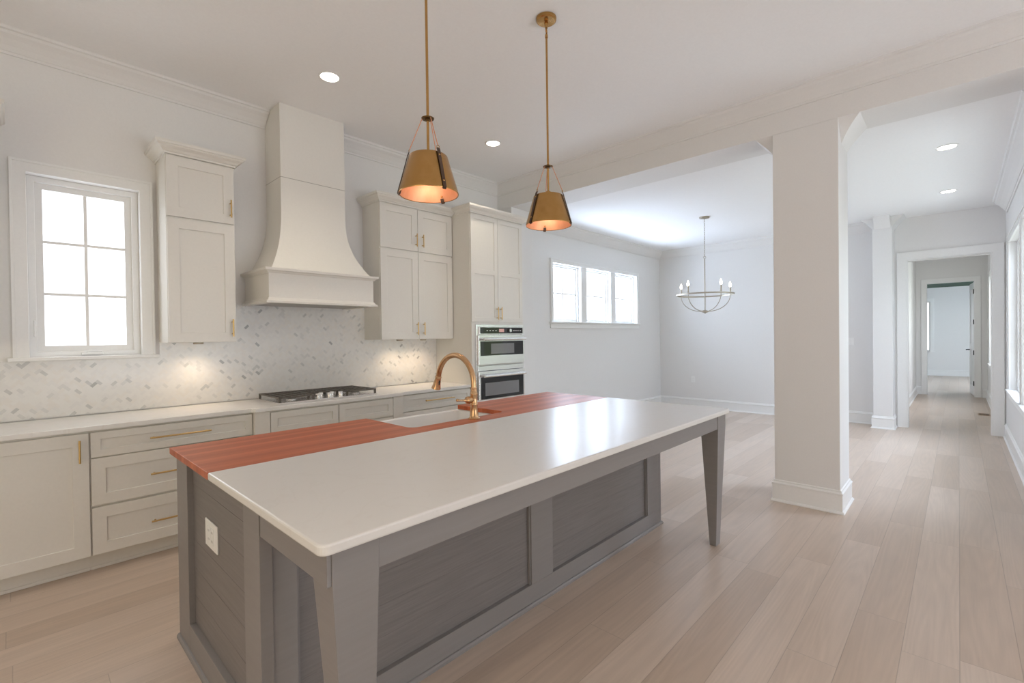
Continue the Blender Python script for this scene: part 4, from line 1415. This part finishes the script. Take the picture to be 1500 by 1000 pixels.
bmesh.ops.rotate(bm, verts=bm.verts, matrix=Matrix.Rotation(PI / 2, 3, 'X') )
bmesh.ops.rotate(bm, verts=bm.verts, matrix=Matrix.Rotation(-yaw, 3, 'Z'))
bmesh.ops.translate(bm, verts=bm.verts, vec=(cx, cy, 2.532))
part('loop', bm, M['nickel'], ch, smooth=True)
part('rod', tube(bmesh.new(), [(cx, cy, 2.515), (cx, cy, 1.73)], 0.0075, 12), M['nickel'], ch, smooth=True)
part('hub', lathe(bmesh.new(), [(0, 0), (0.008, 0.002), (0.012, 0.012), (0.03, 0.016), (0.046, 0.022), (0.046, 0.040), (0.03, 0.046), (0.012, 0.052), (0, 0.052)], (cx, cy, 1.722), 24), M['nickel'], ch, smooth=True)
ring_z = 1.995
bm = bmesh.new()
lathe(bm, [(0.376, -0.010), (0.390, -0.010), (0.390, 0.010), (0.376, 0.010)], (cx, cy, ring_z), 72, closed=True)
part('ring', bm, M['nickel'], ch, smooth=35)
near = Vector((-cx, -cy, 0)).normalized(); lat = Vector((-near.y, near.x, 0))
for (a, b) in ((-0.222, 0.30), (0.208, 0.31), (-0.335, -0.165), (0.345, -0.145)):
    d = (lat * a + near * b).normalized()
    c0 = Vector((cx, cy, 0))
    rr = 0.366
    pts = []
    for q in range(0, 15):
        t = q / 14
        ang = t * PI / 2
        pts.append(c0 + d * (0.035 + (rr - 0.035) * math.sin(ang)) + Vector((0, 0, 1.755 + 0.232 * (1 - math.cos(ang)))))
    pts.append(c0 + d * rr + Vector((0, 0, 2.02)))
    arm = part('arm', tube(bmesh.new(), pts, 0.0050, 8), M['nickel'], ch, smooth=True)
    p = c0 + d * rr
    part('candle_cup', lathe(bmesh.new(), [(0, 0), (0.013, 0), (0.015, 0.006), (0.0105, 0.010), (0.0105, 0.088), (0, 0.088)], (p.x, p.y, 2.015), 16), M['nickel'], arm, smooth=35)
    part('bulb', lathe(bmesh.new(), [(0, 0), (0.010, 0.004), (0.018, 0.022), (0.0175, 0.036), (0.010, 0.060), (0.004, 0.076), (0, 0.080)], (p.x, p.y, 2.103), 16), M['bulb'], arm, smooth=True)

# floor vent in the hall
v = thing('floor_vent', 'small wooden floor vent in the hall near the right wall', 'vent', (11.33, -0.31, 0.0))
part('frame', wall_with_holes(-0.385, -0.235, 0, 0.004, [], 'x', 11.20, 11.46), M['ventwood'], v)
for q in range(6):
    part('slat', B(11.22 + q * 0.038, 11.230 + q * 0.038, -0.37, -0.25, 0.004, 0.0055), M['grey_slot'], v)
